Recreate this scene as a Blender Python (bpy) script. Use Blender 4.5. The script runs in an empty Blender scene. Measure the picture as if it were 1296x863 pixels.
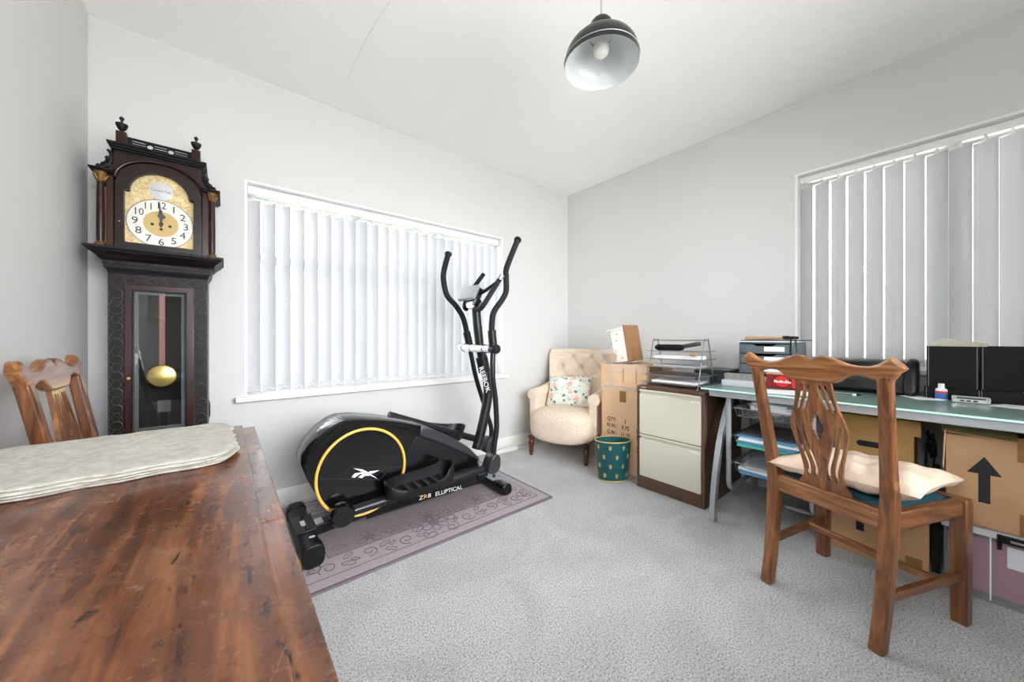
import bpy, bmesh, math, random
from mathutils import Vector, Matrix
R = math.radians
sc = bpy.context.scene
C = sc.collection
random.seed(7)

# ------------------------------------------------------------------ camera, world, exposure
CX, CYH, FPX, CAMH = 648.0, 427.0, 443.6, 1.05
_l = math.hypot(542.0, 443.6)
D1 = (542.0/_l, 443.6/_l)            # world X in (right, forward)
D2 = (-D1[1], D1[0])                 # world Y in (right, forward)
cam_d = bpy.data.cameras.new('camera')
cam = bpy.data.objects.new('camera', cam_d); C.objects.link(cam)
cam_d.sensor_width = 36.0
cam_d.lens = FPX/1296.0*36.0
cam_d.shift_y = -(431.5-CYH)/1296.0
cam_d.clip_start = 0.02
cam.location = (0, 0, CAMH)
cam.rotation_euler = (R(90), 0, -math.atan2(D1[1], D2[1]))
sc.camera = cam

world = bpy.data.worlds.new('overcast_sky'); sc.world = world
world.use_nodes = True
WORLD_STRENGTH = 9.5
world.node_tree.nodes['Background'].inputs[0].default_value = (0.915, 0.95, 1.0, 1)
world.node_tree.nodes['Background'].inputs[1].default_value = WORLD_STRENGTH
vs = sc.view_settings
vs.view_transform = 'Standard'; vs.look = 'None'; vs.gamma = 1.0; vs.use_curve_mapping = False
vs.exposure = 1.07
sc.cycles.use_denoising = True
sc.cycles.max_bounces = 14; sc.cycles.diffuse_bounces = 8; sc.cycles.glossy_bounces = 4
sc.cycles.transmission_bounces = 8; sc.cycles.transparent_max_bounces = 12
sc.cycles.caustics_reflective = False; sc.cycles.caustics_refractive = False
sc.cycles.sample_clamp_indirect = 6.0

# room dimensions (metres)
XL, XR, YB, YF, ZC = -0.515, 2.945, -0.84, 2.62, 2.617
WT = 0.26
WIN1 = (0.09, 2.03, 0.70, 1.99)       # x0,x1,z0,z1 in the wall Y=YF
WIN2 = (-0.70, 0.613, 0.875, 2.135)   # y0,y1,z0,z1 in the wall X=XR
FILL_WIN3 = (-0.25, 2.15, 0.75, 2.30)       # x0,x1,z0,z1 in the wall Y=YB (behind the camera, added for fill light)

FILL_WIN4 = (-0.60, 0.50, 1.25, 2.15)      # y0,y1,z0,z1 in the wall X=XL (beside and behind the camera, invented to let in more daylight)
def portal(name, loc, rot, sx, sy):
    d = bpy.data.lights.new(name, 'AREA'); d.shape = 'RECTANGLE'; d.size = sx; d.size_y = sy
    d.cycles.is_portal = True
    o = bpy.data.objects.new(name, d); C.objects.link(o); o.location = loc; o.rotation_euler = rot
portal('daylight_portal', ((WIN1[0]+WIN1[1])/2, YF+WT+.02, (WIN1[2]+WIN1[3])/2), (R(-90), 0, 0), WIN1[1]-WIN1[0], WIN1[3]-WIN1[2])
portal('daylight_portal', (XR+WT+.02, (WIN2[0]+WIN2[1])/2, (WIN2[2]+WIN2[3])/2), (R(90), 0, R(90)), WIN2[1]-WIN2[0], WIN2[3]-WIN2[2])
portal('daylight_portal', ((FILL_WIN3[0]+FILL_WIN3[1])/2, YB-WT-.02, (FILL_WIN3[2]+FILL_WIN3[3])/2), (R(90), 0, 0), FILL_WIN3[1]-FILL_WIN3[0], FILL_WIN3[3]-FILL_WIN3[2])

portal('daylight_portal', (XL-WT-.02, (FILL_WIN4[0]+FILL_WIN4[1])/2, (FILL_WIN4[2]+FILL_WIN4[3])/2), (R(90), 0, R(-90)), FILL_WIN4[1]-FILL_WIN4[0], FILL_WIN4[3]-FILL_WIN4[2])

# ------------------------------------------------------------------ pixel to point on a known plane
def ray(x, y):
    r = (x-CX)/FPX; u = -(y-CYH)/FPX
    return Vector((r*D1[0]+D1[1], r*D2[0]+D2[1], u))
def PX(x, y, X): d = ray(x, y); return d*(X/d.x)+Vector((0, 0, CAMH))
def PY(x, y, Y): d = ray(x, y); return d*(Y/d.y)+Vector((0, 0, CAMH))
def PZ(x, y, Z): d = ray(x, y); return d*((Z-CAMH)/d.z)+Vector((0, 0, CAMH))

# ------------------------------------------------------------------ materials
def lin(c): return tuple((v/255/12.92 if v/255 <= .04045 else ((v/255+.055)/1.055)**2.4) for v in c)
class NT:
    def __init__(s, name):
        s.m = bpy.data.materials.new(name); s.m.use_nodes = True
        s.t = s.m.node_tree; s.b = s.t.nodes['Principled BSDF']; s.out = s.t.nodes['Material Output']
        s._c = None
    def n(s, kind, **kw):
        nd = s.t.nodes.new(kind)
        for k, v in kw.items():
            if hasattr(nd, k): setattr(nd, k, v)
            else: nd.inputs[k.replace('_', ' ')].default_value = v
        return nd
    def l(s, a, b): s.t.links.new(a, b)
    def co(s, scale=(1, 1, 1), rot=(0, 0, 0), loc=(0, 0, 0)):
        tc = s.n('ShaderNodeTexCoord'); mp = s.n('ShaderNodeMapping')
        mp.inputs['Scale'].default_value = scale; mp.inputs['Rotation'].default_value = rot; mp.inputs['Location'].default_value = loc
        s.l(tc.outputs['Object'], mp.inputs['Vector']); return mp.outputs[0]
    def noise(s, vec, scale, detail=3, rough=.55, dist=0):
        nd = s.n('ShaderNodeTexNoise'); nd.inputs['Scale'].default_value = scale; nd.inputs['Detail'].default_value = detail
        nd.inputs['Roughness'].default_value = rough; nd.inputs['Distortion'].default_value = dist
        s.l(vec, nd.inputs['Vector']); return nd.outputs['Fac']
    def ramp(s, fac, stops):
        nd = s.n('ShaderNodeValToRGB'); e = nd.color_ramp.elements
        while len(e) < len(stops): e.new(.5)
        for i, (p, c) in enumerate(stops): e[i].position = p; e[i].color = (*c, 1)
        s.l(fac, nd.inputs[0]); return nd.outputs[0]
    def mix(s, fac, a, b, mode='MIX'):
        nd = s.n('ShaderNodeMixRGB'); nd.blend_type = mode
        for i, v in enumerate((fac, a, b)):
            if hasattr(v, 'is_linked') or hasattr(v, 'links'): s.l(v, nd.inputs[i])
            elif i == 0: nd.inputs[0].default_value = v
            else: nd.inputs[i].default_value = (*v, 1)
        return nd.outputs[0]
    def bump(s, h, strength=.3, dist=.002):
        nd = s.n('ShaderNodeBump'); nd.inputs['Strength'].default_value = strength; nd.inputs['Distance'].default_value = dist
        s.l(h, nd.inputs['Height']); s.l(nd.outputs[0], s.b.inputs['Normal'])
    def col(s, v): s.l(v, s.b.inputs['Base Color'])
def mat(name, c, rough=.5, metal=0, spec=.5, coat=0, noise=None, bump=None):
    s = NT(name); b = s.b
    b.inputs['Roughness'].default_value = rough; b.inputs['Metallic'].default_value = metal
    b.inputs['Specular IOR Level'].default_value = spec; b.inputs['Coat Weight'].default_value = coat
    c = lin(c); b.inputs['Base Color'].default_value = (*c, 1)
    if noise or bump:
        v = s.co()
    if noise:
        sc_, amt = noise
        f = s.noise(v, sc_, 4)
        s.col(s.ramp(f, [(.3, tuple(x*(1-amt) for x in c)), (.7, tuple(min(1, x*(1+amt)) for x in c))]))
    if bump: s.bump(s.noise(v, bump[0], 3), bump[1], bump[2])
    return s.m
def wood(name, c0, c1, c2, axis='z', rough=.35, coat=.2, scale=1.0, marks=False):
    s = NT(name)
    st = {'x': (3, 40, 40), 'y': (40, 3, 40), 'z': (40, 40, 3)}[axis]
    v = s.co(tuple(a*scale for a in st))
    f = s.noise(v, 1.0, 6, .6, 1.2)
    v2 = s.co(tuple((a*.15) for a in st)); g = s.noise(v2, 1.6*scale, 3, .5, .6)
    a = s.ramp(f, [(.25, lin(c0)), (.5, lin(c1)), (.75, lin(c2))])
    b = s.ramp(g, [(.3, (.55, .5, .48)), (.7, (1, 1, 1))])
    colr = s.mix(.75, a, b, 'MULTIPLY')
    s.b.inputs['Roughness'].default_value = rough; s.b.inputs['Coat Weight'].default_value = coat
    s.b.inputs['Coat Roughness'].default_value = .18
    if marks:
        vm = s.co((1, 1, 1))
        # dark blotches and dents, pale worn patches and hairline scratches
        d = s.ramp(s.noise(s.co((46, 15, 1), (0, 0, .35)), 1.0, 2, .5, .3), [(.645, (0, 0, 0)), (.695, (1, 1, 1))])
        colr = s.mix(s.mix(.8, (0, 0, 0), d), colr, lin((36, 20, 14))) if False else colr
        fine = s.ramp(s.noise(s.co((170, 9, 1)), 1.0, 4, .6, .4), [(.35, (.62, .6, .58)), (.65, (1.25, 1.22, 1.2))])
        colr = s.mix(.55, colr, fine, 'MULTIPLY')
        blot = s.ramp(s.noise(s.co((5, 2.2, 1), (0, 0, .5)), 1.0, 5, .65, .8), [(.38, (.42, .38, .36)), (.58, (1.15, 1.1, 1.05))])
        colr = s.mix(.6, colr, blot, 'MULTIPLY')
        w = s.ramp(s.noise(s.co((9, 6, 1)), 1.0, 6, .72, .2), [(.5, (0, 0, 0)), (.85, (1, 1, 1))])
        colr = s.mix(s.mix(.4, (0, 0, 0), w), colr, lin((190, 140, 108)))
        colr = s.mix(s.mix(.85, (0, 0, 0), d), colr, lin((30, 17, 12)))
        s.b.inputs['Specular IOR Level'].default_value = .6
        wv = s.n('ShaderNodeTexVoronoi'); wv.feature = 'DISTANCE_TO_EDGE'; wv.inputs['Scale'].default_value = 1.0
        dn = s.n('ShaderNodeTexNoise'); dn.inputs['Scale'].default_value = 6
        s.l(vm, dn.inputs['Vector'])
        vv = s.n('ShaderNodeVectorMath'); vv.operation = 'MULTIPLY_ADD'; vv.inputs[1].default_value = (1.6,)*3
        s.l(dn.outputs['Color'], vv.inputs[0]); s.l(s.co((30, 17, 1), (0, 0, .6)), vv.inputs[2]); s.l(vv.outputs[0], wv.inputs['Vector'])
        sm = s.ramp(s.noise(vm, 5, 2), [(.5, (0, 0, 0)), (.62, (1, 1, 1))])
        sr = s.ramp(wv.outputs['Distance'], [(.0, (.55, .55, .55)), (.012, (0, 0, 0))])
        colr = s.mix(s.mix(1, sr, sm, 'MULTIPLY'), colr, lin((205, 165, 140)))
        rr = s.ramp(s.noise(vm, 26, 6, .7), [(.3, (.16, .16, .16)), (.75, (.36, .36, .36))])
        s.l(rr, s.b.inputs['Roughness'])
    s.col(colr); s.bump(f, .12, .002)
    return s.m
def glassy(name, tint=(1, 1, 1), gloss=.12):
    s = NT(name); s.t.nodes.remove(s.b)
    tr = s.n('ShaderNodeBsdfTransparent'); tr.inputs[0].default_value = (*tint, 1)
    gl = s.n('ShaderNodeBsdfGlossy'); gl.inputs['Roughness'].default_value = .02
    fr = s.n('ShaderNodeFresnel'); fr.inputs[0].default_value = 1.5
    ad = s.n('ShaderNodeMath'); ad.operation = 'MULTIPLY'; ad.inputs[1].default_value = gloss/.04
    s.l(fr.outputs[0], ad.inputs[0])
    mx = s.n('ShaderNodeMixShader'); s.l(ad.outputs[0], mx.inputs[0]); s.l(tr.outputs[0], mx.inputs[1]); s.l(gl.outputs[0], mx.inputs[2])
    s.l(mx.outputs[0], s.out.inputs[0]); return s.m
def film(name, c, alpha, rough=.3):
    s = NT(name); s.b.inputs['Base Color'].default_value = (*lin(c), 1); s.b.inputs['Roughness'].default_value = rough
    s.b.inputs['Alpha'].default_value = alpha; return s.m
def fabric_translucent(name, c, t, c2=None):
    s = NT(name); s.b.inputs['Base Color'].default_value = (*lin(c), 1); s.b.inputs['Roughness'].default_value = .8
    s.b.inputs['Specular IOR Level'].default_value = .15
    tl = s.n('ShaderNodeBsdfTranslucent'); tl.inputs[0].default_value = (*lin(c2 or c), 1)
    mx = s.n('ShaderNodeMixShader'); mx.inputs[0].default_value = t
    s.l(s.b.outputs[0], mx.inputs[1]); s.l(tl.outputs[0], mx.inputs[2]); s.l(mx.outputs[0], s.out.inputs[0])
    return s.m

MT = {}
MT['wall'] = mat('wall_paint', (214, 213, 211), .75, spec=.25, bump=(60, .08, .001))
MT['ceiling'] = mat('ceiling_artex', (250, 250, 249), .85, spec=.1, bump=(45, .3, .005))
MT['white'] = mat('white_gloss', (236, 235, 232), .35)
MT['upvc'] = mat('white_upvc', (240, 240, 240), .3)
MT['blind'] = fabric_translucent('blind_fabric', (208, 208, 211), .04)
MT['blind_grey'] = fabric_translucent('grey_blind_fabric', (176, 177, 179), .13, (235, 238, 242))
MT['pane'] = glassy('window_glass', (1, 1, 1), .05)
MT['dark_wood'] = wood('dark_mahogany', (20, 11, 9), (33, 18, 15), (48, 26, 21), 'z', .35, .08)
MT['dark_wood_x'] = wood('dark_mahogany_across', (20, 11, 9), (33, 18, 15), (48, 26, 21), 'x', .35, .08)
for k in ('dark_wood', 'dark_wood_x'): MT[k].node_tree.nodes['Principled BSDF'].inputs['Specular IOR Level'].default_value = .28
MT['red_wood'] = wood('red_mahogany', (30, 11, 8), (50, 20, 15), (66, 29, 21), 'z', .32, .12)
MT['red_wood'].node_tree.nodes['Principled BSDF'].inputs['Specular IOR Level'].default_value = .3
MT['ebony'] = mat('blackened_wood', (20, 15, 14), .45, spec=.25, noise=(40, .3))
MT['ebony_lit'] = mat('blackened_carving_lit', (66, 57, 53), .4, spec=.35)  # carving lightened to paint in the light it reflects
MT['black_in'] = mat('dark_interior', (24, 20, 19), .8)
MT['brass'] = mat('aged_brass', (214, 176, 96), .3, 1, noise=(35, .12))
def brass_dial():
    s = NT('engraved_brass_dial'); v = s.co()
    f = s.noise(v, 60, 4, .6, 1.5)
    s.col(s.ramp(f, [(.35, lin((205, 172, 108))), (.6, lin((240, 220, 168)))]))
    s.b.inputs['Metallic'].default_value = .05; s.b.inputs['Roughness'].default_value = .45
    s.bump(f, .5, .002); return s.m
MT['dial'] = brass_dial()
MT['dial_plain'] = mat('matted_brass', (208, 176, 112), .5, .05)
MT['enamel'] = mat('enamel_white', (240, 237, 228), .35)
MT['ink'] = mat('black_ink', (22, 22, 24), .5)
MT['blue_steel'] = mat('blued_steel', (70, 72, 78), .3, .6)
MT['silver'] = mat('silvered_metal', (200, 200, 198), .4, .3, noise=(40, .1))
MT['gilt'] = mat('dark_gilding', (120, 88, 40), .5, .5)
MT['boss'] = mat('silvered_boss', (214, 214, 214), .5, .1, noise=(60, .08))
MT['chrome'] = mat('chrome', (225, 226, 230), .1, 1)
MT['oak'] = wood('polished_oak', (52, 26, 12), (122, 74, 40), (172, 118, 70), 'z', .33, .3)
MT['oak_y'] = wood('polished_oak_rail', (70, 38, 18), (136, 86, 48), (184, 132, 84), 'y', .3, .35)
MT['oak_x'] = wood('polished_oak_stretcher', (54, 28, 13), (120, 72, 39), (164, 110, 64), 'x', .33, .3)
MT['table'] = wood('worn_mahogany_top', (56, 25, 12), (114, 62, 31), (172, 110, 62), 'y', .3, .15, .8, True)
MT['table_leg'] = wood('mahogany_leg', (60, 30, 18), (96, 50, 30), (128, 72, 44), 'z', .35, .3)
def quilt():
    s = NT('quilted_cream_cotton'); v = s.co((70, 200, 1), (0, 0, .12)); f = s.noise(v, 1, 3, .6, .4)
    g = s.noise(s.co(), 30, 3)
    a = s.ramp(f, [(.3, lin((176, 170, 158))), (.6, lin((214, 211, 202)))])
    s.col(s.mix(.35, a, s.ramp(g, [(.35, lin((166, 157, 142))), (.65, lin((216, 212, 203)))])))
    s.b.inputs['Roughness'].default_value = .9; s.b.inputs['Specular IOR Level'].default_value = .15
    s.bump(f, .8, .004); return s.m
MT['quilt'] = quilt()
def carpet():
    s = NT('grey_carpet'); v = s.co()
    f = s.noise(v, 150, 3, .75); g = s.noise(v, 330, 2); p = s.noise(v, 2.6, 4, .62, 1.2)
    a = s.ramp(f, [(.37, lin((90, 91, 94))), (.47, lin((208, 208, 208))), (.6, lin((250, 249, 248)))])
    b = s.ramp(g, [(.38, lin((130, 131, 134))), (.58, lin((246, 245, 243)))])
    c = s.mix(.4, a, b)
    c = s.mix(.6, c, s.ramp(p, [(.38, (.8, .8, .81)), (.62, (1, 1, 1))]), 'MULTIPLY')
    s.col(c); s.b.inputs['Roughness'].default_value = 1; s.b.inputs['Specular IOR Level'].default_value = .05
    s.bump(f, .8, .01); return s.m
MT['carpet'] = carpet()
MT['rug'] = mat('mauve_wool', (150, 138, 141), .95, spec=.1, noise=(90, .12), bump=(220, .6, .004))
MT['rug_band'] = mat('pale_mauve_wool', (176, 165, 169), .95, spec=.1, noise=(90, .1), bump=(220, .6, .004))
MT['rug_line'] = mat('mauve_wool_groove', (116, 103, 108), .95, spec=.1, noise=(120, .12))
MT['rug_edge'] = mat('rug_binding', (118, 106, 112), .95, spec=.1)
MT['blk_gloss'] = mat('gloss_black_plastic', (13, 13, 15), .14, spec=.6)
MT['blk_satin'] = mat('satin_black_plastic', (20, 20, 22), .4, spec=.35)
MT['blk_steel'] = mat('black_painted_steel', (27, 28, 31), .3, spec=.5)
MT['gun'] = mat('gunmetal_plastic', (62, 62, 66), .3, .4)
MT['foam'] = mat('black_foam_grip', (36, 37, 40), .75, spec=.25)
MT['greypl'] = mat('grey_plastic', (150, 154, 158), .35)
MT['yellow'] = mat('yellow_trim', (232, 188, 84), .4)
MT['lettering'] = mat('white_lettering', (228, 228, 228), .5)
MT['sticker'] = mat('white_sticker', (215, 216, 222), .5)
def dotted():
    s = NT('cream_dotted_fabric'); v = s.co((62, 62, 62), (.5, .6, .785))
    vo = s.n('ShaderNodeTexVoronoi'); vo.inputs['Scale'].default_value = 1.0; vo.inputs['Randomness'].default_value = .25
    s.l(v, vo.inputs['Vector'])
    c = s.ramp(vo.outputs['Distance'], [(.20, lin((196, 160, 132))), (.30, lin((232, 215, 194)))])
    s.col(c); s.b.inputs['Roughness'].default_value = .9; s.b.inputs['Specular IOR Level'].default_value = .1; return s.m
MT['dotted'] = dotted()
def floral():
    s = NT('floral_print_cotton'); v = s.co()
    def vor(scale, loc, rnd=1.0):
        vo = s.n('ShaderNodeTexVoronoi'); vo.inputs['Scale'].default_value = scale; vo.inputs['Randomness'].default_value = rnd
        dn = s.n('ShaderNodeTexNoise'); dn.inputs['Scale'].default_value = 45
        s.l(v, dn.inputs['Vector'])
        ad = s.n('ShaderNodeVectorMath'); ad.operation = 'MULTIPLY_ADD'; ad.inputs[1].default_value = (.03,)*3
        mp = s.n('ShaderNodeVectorMath'); mp.operation = 'ADD'; mp.inputs[1].default_value = loc
        s.l(v, mp.inputs[0]); s.l(dn.outputs['Color'], ad.inputs[0]); s.l(mp.outputs[0], ad.inputs[2])
        s.l(ad.outputs[0], vo.inputs['Vector']); return vo.outputs['Distance']
    base = s.ramp(s.noise(v, 14, 3), [(.4, lin((214, 222, 212))), (.6, lin((238, 238, 232)))])
    lf = s.ramp(vor(24, (.31, .12, 0)), [(.34, (1, 1, 1)), (.42, (0, 0, 0))])
    lm = s.ramp(s.noise(v, 11, 2), [(.46, (0, 0, 0)), (.5, (1, 1, 1))])
    c = s.mix(s.mix(1, lf, lm, 'MULTIPLY'), base, lin((112, 134, 118)))
    fl = s.ramp(vor(12.5, (.0, .07, 0)), [(.30, (1, 1, 1)), (.36, (0, 0, 0))])
    fc = s.ramp(s.noise(v, 55, 3, .6, 1), [(.4, lin((226, 150, 122))), (.6, lin((246, 214, 194)))])
    c = s.mix(fl, c, fc)
    s.col(c); s.b.inputs['Roughness'].default_value = .85; return s.m
MT['floral'] = floral()
MT['leg_wood'] = wood('dark_turned_leg', (48, 18, 10), (84, 36, 20), (112, 56, 32), 'z', .25, .4)
MT['card'] = mat('cardboard', (196, 155, 116), .8, spec=.15, noise=(9, .06))
MT['card_pale'] = mat('pale_cardboard', (226, 188, 150), .8, spec=.15, noise=(9, .05))
MT['card_yel'] = mat('archive_cardboard', (190, 152, 98), .8, spec=.15, noise=(7, .04))
MT['card_edge'] = mat('cardboard_core', (150, 112, 74), .9)
MT['tape_br'] = mat('brown_tape', (150, 108, 64), .25)
MT['tape_cl'] = film('clear_tape', (230, 224, 214), .3, .2)
MT['print'] = mat('dark_print', (58, 38, 28), .8)
MT['plyboard'] = wood('plywood_board', (146, 102, 66), (164, 118, 80), (178, 132, 92), 'z', .6, 0)
MT['offwhite'] = mat('off_white_laminate', (232, 230, 220), .5)
MT['cling'] = film('cling_film', (200, 202, 208), .24, .12)
MT['pot'] = mat('brown_pot', (168, 126, 74), .4)
MT['teal'] = mat('teal_painted_tin', (16, 78, 82), .35, noise=(14, .15))
MT['teal_in'] = mat('teal_tin_inside', (14, 84, 82), .5)
MT['gold'] = mat('gold_paint', (206, 178, 112), .4, .4)
MT['cab_brown'] = mat('brown_enamelled_steel', (92, 66, 50), .42, noise=(5, .04))
MT['cab_cream'] = mat('cream_enamelled_steel', (214, 209, 191), .4)
MT['wire'] = mat('silver_wire', (168, 170, 172), .3, .9)
MT['alu'] = mat('silver_painted_steel', (176, 180, 184), .35, .5)
def desk_glass():
    s = NT('frosted_green_glass'); s.b.inputs['Base Color'].default_value = (*lin((158, 180, 173)), 1)
    s.b.inputs['Roughness'].default_value = .12; s.b.inputs['Specular IOR Level'].default_value = .8
    tl = s.n('ShaderNodeBsdfTranslucent'); tl.inputs[0].default_value = (*lin((190, 218, 208)), 1)
    mx = s.n('ShaderNodeMixShader'); mx.inputs[0].default_value = .4
    s.l(s.b.outputs[0], mx.inputs[1]); s.l(tl.outputs[0], mx.inputs[2]); s.l(mx.outputs[0], s.out.inputs[0])
    return s.m
MT['desk_glass'] = desk_glass()
MT['glass_edge'] = mat('green_glass_edge', (196, 238, 226), .15)
MT['slate'] = mat('slate_grey_plastic', (88, 98, 102), .35)
MT['slate_d'] = mat('dark_slate_plastic', (58, 66, 70), .4)
MT['paper'] = mat('white_paper', (232, 232, 234), .8)
MT['paper_b'] = mat('blue_paper', (88, 146, 178), .6)
MT['paper_t'] = mat('teal_paper', (70, 160, 150), .6)
MT['paper_d'] = mat('dark_magazine', (70, 62, 66), .4, noise=(18, .5))
MT['paper_g'] = mat('grey_paper', (170, 174, 180), .6)
MT['maroon'] = mat('maroon_card', (96, 34, 58), .5)
MT['redbox'] = mat('red_printed_card', (120, 28, 30), .4, noise=(20, .35))
MT['redbadge'] = mat('bright_red_print', (214, 44, 42), .4)
MT['tan'] = mat('tan_leather', (188, 148, 104), .5)
MT['blkleather'] = mat('black_leather', (13, 14, 16), .6, spec=.2, noise=(120, .2), bump=(240, .25, .001))
MT['stitch'] = mat('grey_stitching', (150, 146, 140), .8)
MT['speckle'] = mat('speckled_grey_card', (128, 126, 118), .5, noise=(120, .35))
MT['plasticbag'] = mat('white_plastic_bag', (242, 243, 246), .35)
MT['sheer_plastic'] = film('clear_plastic', (220, 224, 226), .12, .15)
MT['pink'] = mat('dusky_pink_card', (148, 84, 104), .6)
MT['bluelabel'] = mat('blue_label', (44, 110, 176), .4)
MT['cream_cloth'] = mat('cream_cushion_cotton', (222, 199, 177), .9, spec=.1, noise=(6, .04), bump=(9, .5, .02))
MT['teal_weave'] = mat('teal_woven_seat', (40, 78, 88), .85, spec=.15, noise=(160, .45), bump=(160, .8, .003))
MT['lamp_black'] = mat('black_lamp_enamel', (17, 19, 19), .3)
MT['lamp_white'] = mat('white_lamp_enamel', (206, 210, 212), .2)
MT['bulb'] = mat('frosted_bulb', (236, 234, 228), .35)
MT['cablew'] = mat('white_cable', (222, 220, 214), .5)
MT['cableb'] = mat('black_cable', (18, 18, 19), .5)
MT['lawn'] = mat('lawn_grass', (166, 170, 148), .95, noise=(8, .2))
MT['hedge'] = mat('hedge_leaves', (130, 142, 116), .9, noise=(14, .5))
MT['paving'] = mat('pale_paving', (206, 203, 196), .9, noise=(3, .08))
MT['render'] = mat('pale_render', (205, 200, 192), .9, noise=(3, .05))

# ------------------------------------------------------------------ mesh building
class G:
    def __init__(s): s.bm = bmesh.new()
    def _add(s, verts, faces):
        vs_ = [s.bm.verts.new(v) for v in verts]
        for f in faces:
            try: s.bm.faces.new([vs_[i] for i in f])
            except ValueError: pass
        return s
    def box(s, c, d, M=None):
        x, y, z = d[0]/2, d[1]/2, d[2]/2
        vv = [Vector((i*x, j*y, k*z)) for k in (-1, 1) for j in (-1, 1) for i in (-1, 1)]
        M3 = M or Matrix.Identity(3); c = Vector(c)
        return s._add([c+M3 @ v for v in vv], [(0, 2, 3, 1), (4, 5, 7, 6), (0, 1, 5, 4), (2, 6, 7, 3), (0, 4, 6, 2), (1, 3, 7, 5)])
    def b2(s, x0, x1, y0, y1, z0, z1):
        return s.box(((x0+x1)/2, (y0+y1)/2, (z0+z1)/2), (abs(x1-x0), abs(y1-y0), abs(z1-z0)))
    def tube(s, pts, r, n=10, closed=False, caps=True, sec=None):
        P = [Vector(p) for p in pts]; N = len(P)
        rr = r if isinstance(r, (list, tuple)) else [r]*N
        T = []
        for i in range(N):
            a = P[i-1] if (i > 0 or closed) else P[i]; b = P[(i+1) % N] if (i < N-1 or closed) else P[i]
            t = (b-a); T.append(t.normalized() if t.length > 1e-9 else Vector((0, 0, 1)))
        up = Vector((0, 0, 1)) if abs(T[0].z) < .9 else Vector((0, 1, 0))
        nx = T[0].cross(up).normalized(); rings = []
        for i in range(N):
            nx = (nx-T[i]*nx.dot(T[i])).normalized(); ny = T[i].cross(nx)
            ring = []
            for k in range(n):
                a = 2*math.pi*k/n; cx, cy = math.cos(a), math.sin(a)
                if sec: cx *= sec[0]; cy *= sec[1]
                ring.append(s.bm.verts.new(P[i]+(nx*cx+ny*cy)*rr[i]))
            rings.append(ring)
        M_ = N if closed else N-1
        for i in range(M_):
            A, B = rings[i], rings[(i+1) % N]
            for k in range(n): s.bm.faces.new((A[k], A[(k+1) % n], B[(k+1) % n], B[k]))
        if caps and not closed: s.bm.faces.new(rings[0][::-1]); s.bm.faces.new(rings[-1])
        return s
    def bar(s, secs):
        """swept rectangle: list of (centre, half_x, half_y) stacked sections in xy planes"""
        rings = []
        for c, hx, hy in secs:
            c = Vector(c); rings.append([s.bm.verts.new(c+Vector((i*hx, j*hy, 0))) for i, j in ((-1, -1), (1, -1), (1, 1), (-1, 1))])
        for A, B in zip(rings, rings[1:]):
            for k in range(4): s.bm.faces.new((A[k], A[(k+1) % 4], B[(k+1) % 4], B[k]))
        s.bm.faces.new(rings[0][::-1]); s.bm.faces.new(rings[-1]); return s
    def lathe(s, prof, n=20, M=None, sx=1, sy=1):
        M = M or Matrix.Identity(4); rings = []
        for r, z in prof:
            if r < 1e-6: rings.append([s.bm.verts.new(M @ Vector((0, 0, z)))])
            else: rings.append([s.bm.verts.new(M @ Vector((r*sx*math.cos(2*math.pi*k/n), r*sy*math.sin(2*math.pi*k/n), z))) for k in range(n)])
        for A, B in zip(rings, rings[1:]):
            for k in range(n):
                if len(A) == 1 and len(B) == 1: continue
                if len(A) == 1: s.bm.faces.new((A[0], B[(k+1) % n], B[k]))
                elif len(B) == 1: s.bm.faces.new((A[k], A[(k+1) % n], B[0]))
                else: s.bm.faces.new((A[k], A[(k+1) % n], B[(k+1) % n], B[k]))
        return s
    def grid(s, fn, nu, nv, cu=False, cv=False):
        V = [[s.bm.verts.new(fn(i/(nu if cu else nu-1), j/(nv if cv else nv-1))) for j in range(nv)] for i in range(nu)]
        for i in range(nu if cu else nu-1):
            for j in range(nv if cv else nv-1):
                s.bm.faces.new((V[i][j], V[(i+1) % nu][j], V[(i+1) % nu][(j+1) % nv], V[i][(j+1) % nv]))
        return s
    def mesh(s, me, M=None):
        if M: me.transform(M)
        s.bm.from_mesh(me); bpy.data.meshes.remove(me); return s
    def poly(s, outs, depth, M=None, bevel=0):
        cu = bpy.data.curves.new('tmp', 'CURVE'); cu.dimensions = '2D'; cu.fill_mode = 'BOTH'
        cu.extrude = max(0, depth/2-bevel); cu.bevel_depth = bevel; cu.bevel_resolution = 1
        if bevel: cu.offset = -bevel
        for o in outs:
            sp = cu.splines.new('POLY'); sp.points.add(len(o)-1); sp.use_cyclic_u = True
            for p, q in zip(sp.points, o): p.co = (q[0], q[1], 0, 1)
        ob = bpy.data.objects.new('tmp', cu); me = bpy.data.meshes.new_from_object(ob)
        bpy.data.objects.remove(ob); bpy.data.curves.remove(cu)
        return s.mesh(me, M)
    def text(s, body, size, M, depth=.0006, sx=1.0, align='CENTER', bold=0):
        cu = bpy.data.curves.new('tmp', 'FONT'); cu.body = body; cu.size = size; cu.extrude = depth; cu.align_x = align; cu.align_y = 'CENTER'
        cu.resolution_u = 3; cu.offset = bold
        ob = bpy.data.objects.new('tmp', cu); me = bpy.data.meshes.new_from_object(ob)
        bpy.data.objects.remove(ob); bpy.data.curves.remove(cu)
        me.transform(Matrix.Diagonal((sx, 1, 1, 1))); return s.mesh(me, M)
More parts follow.
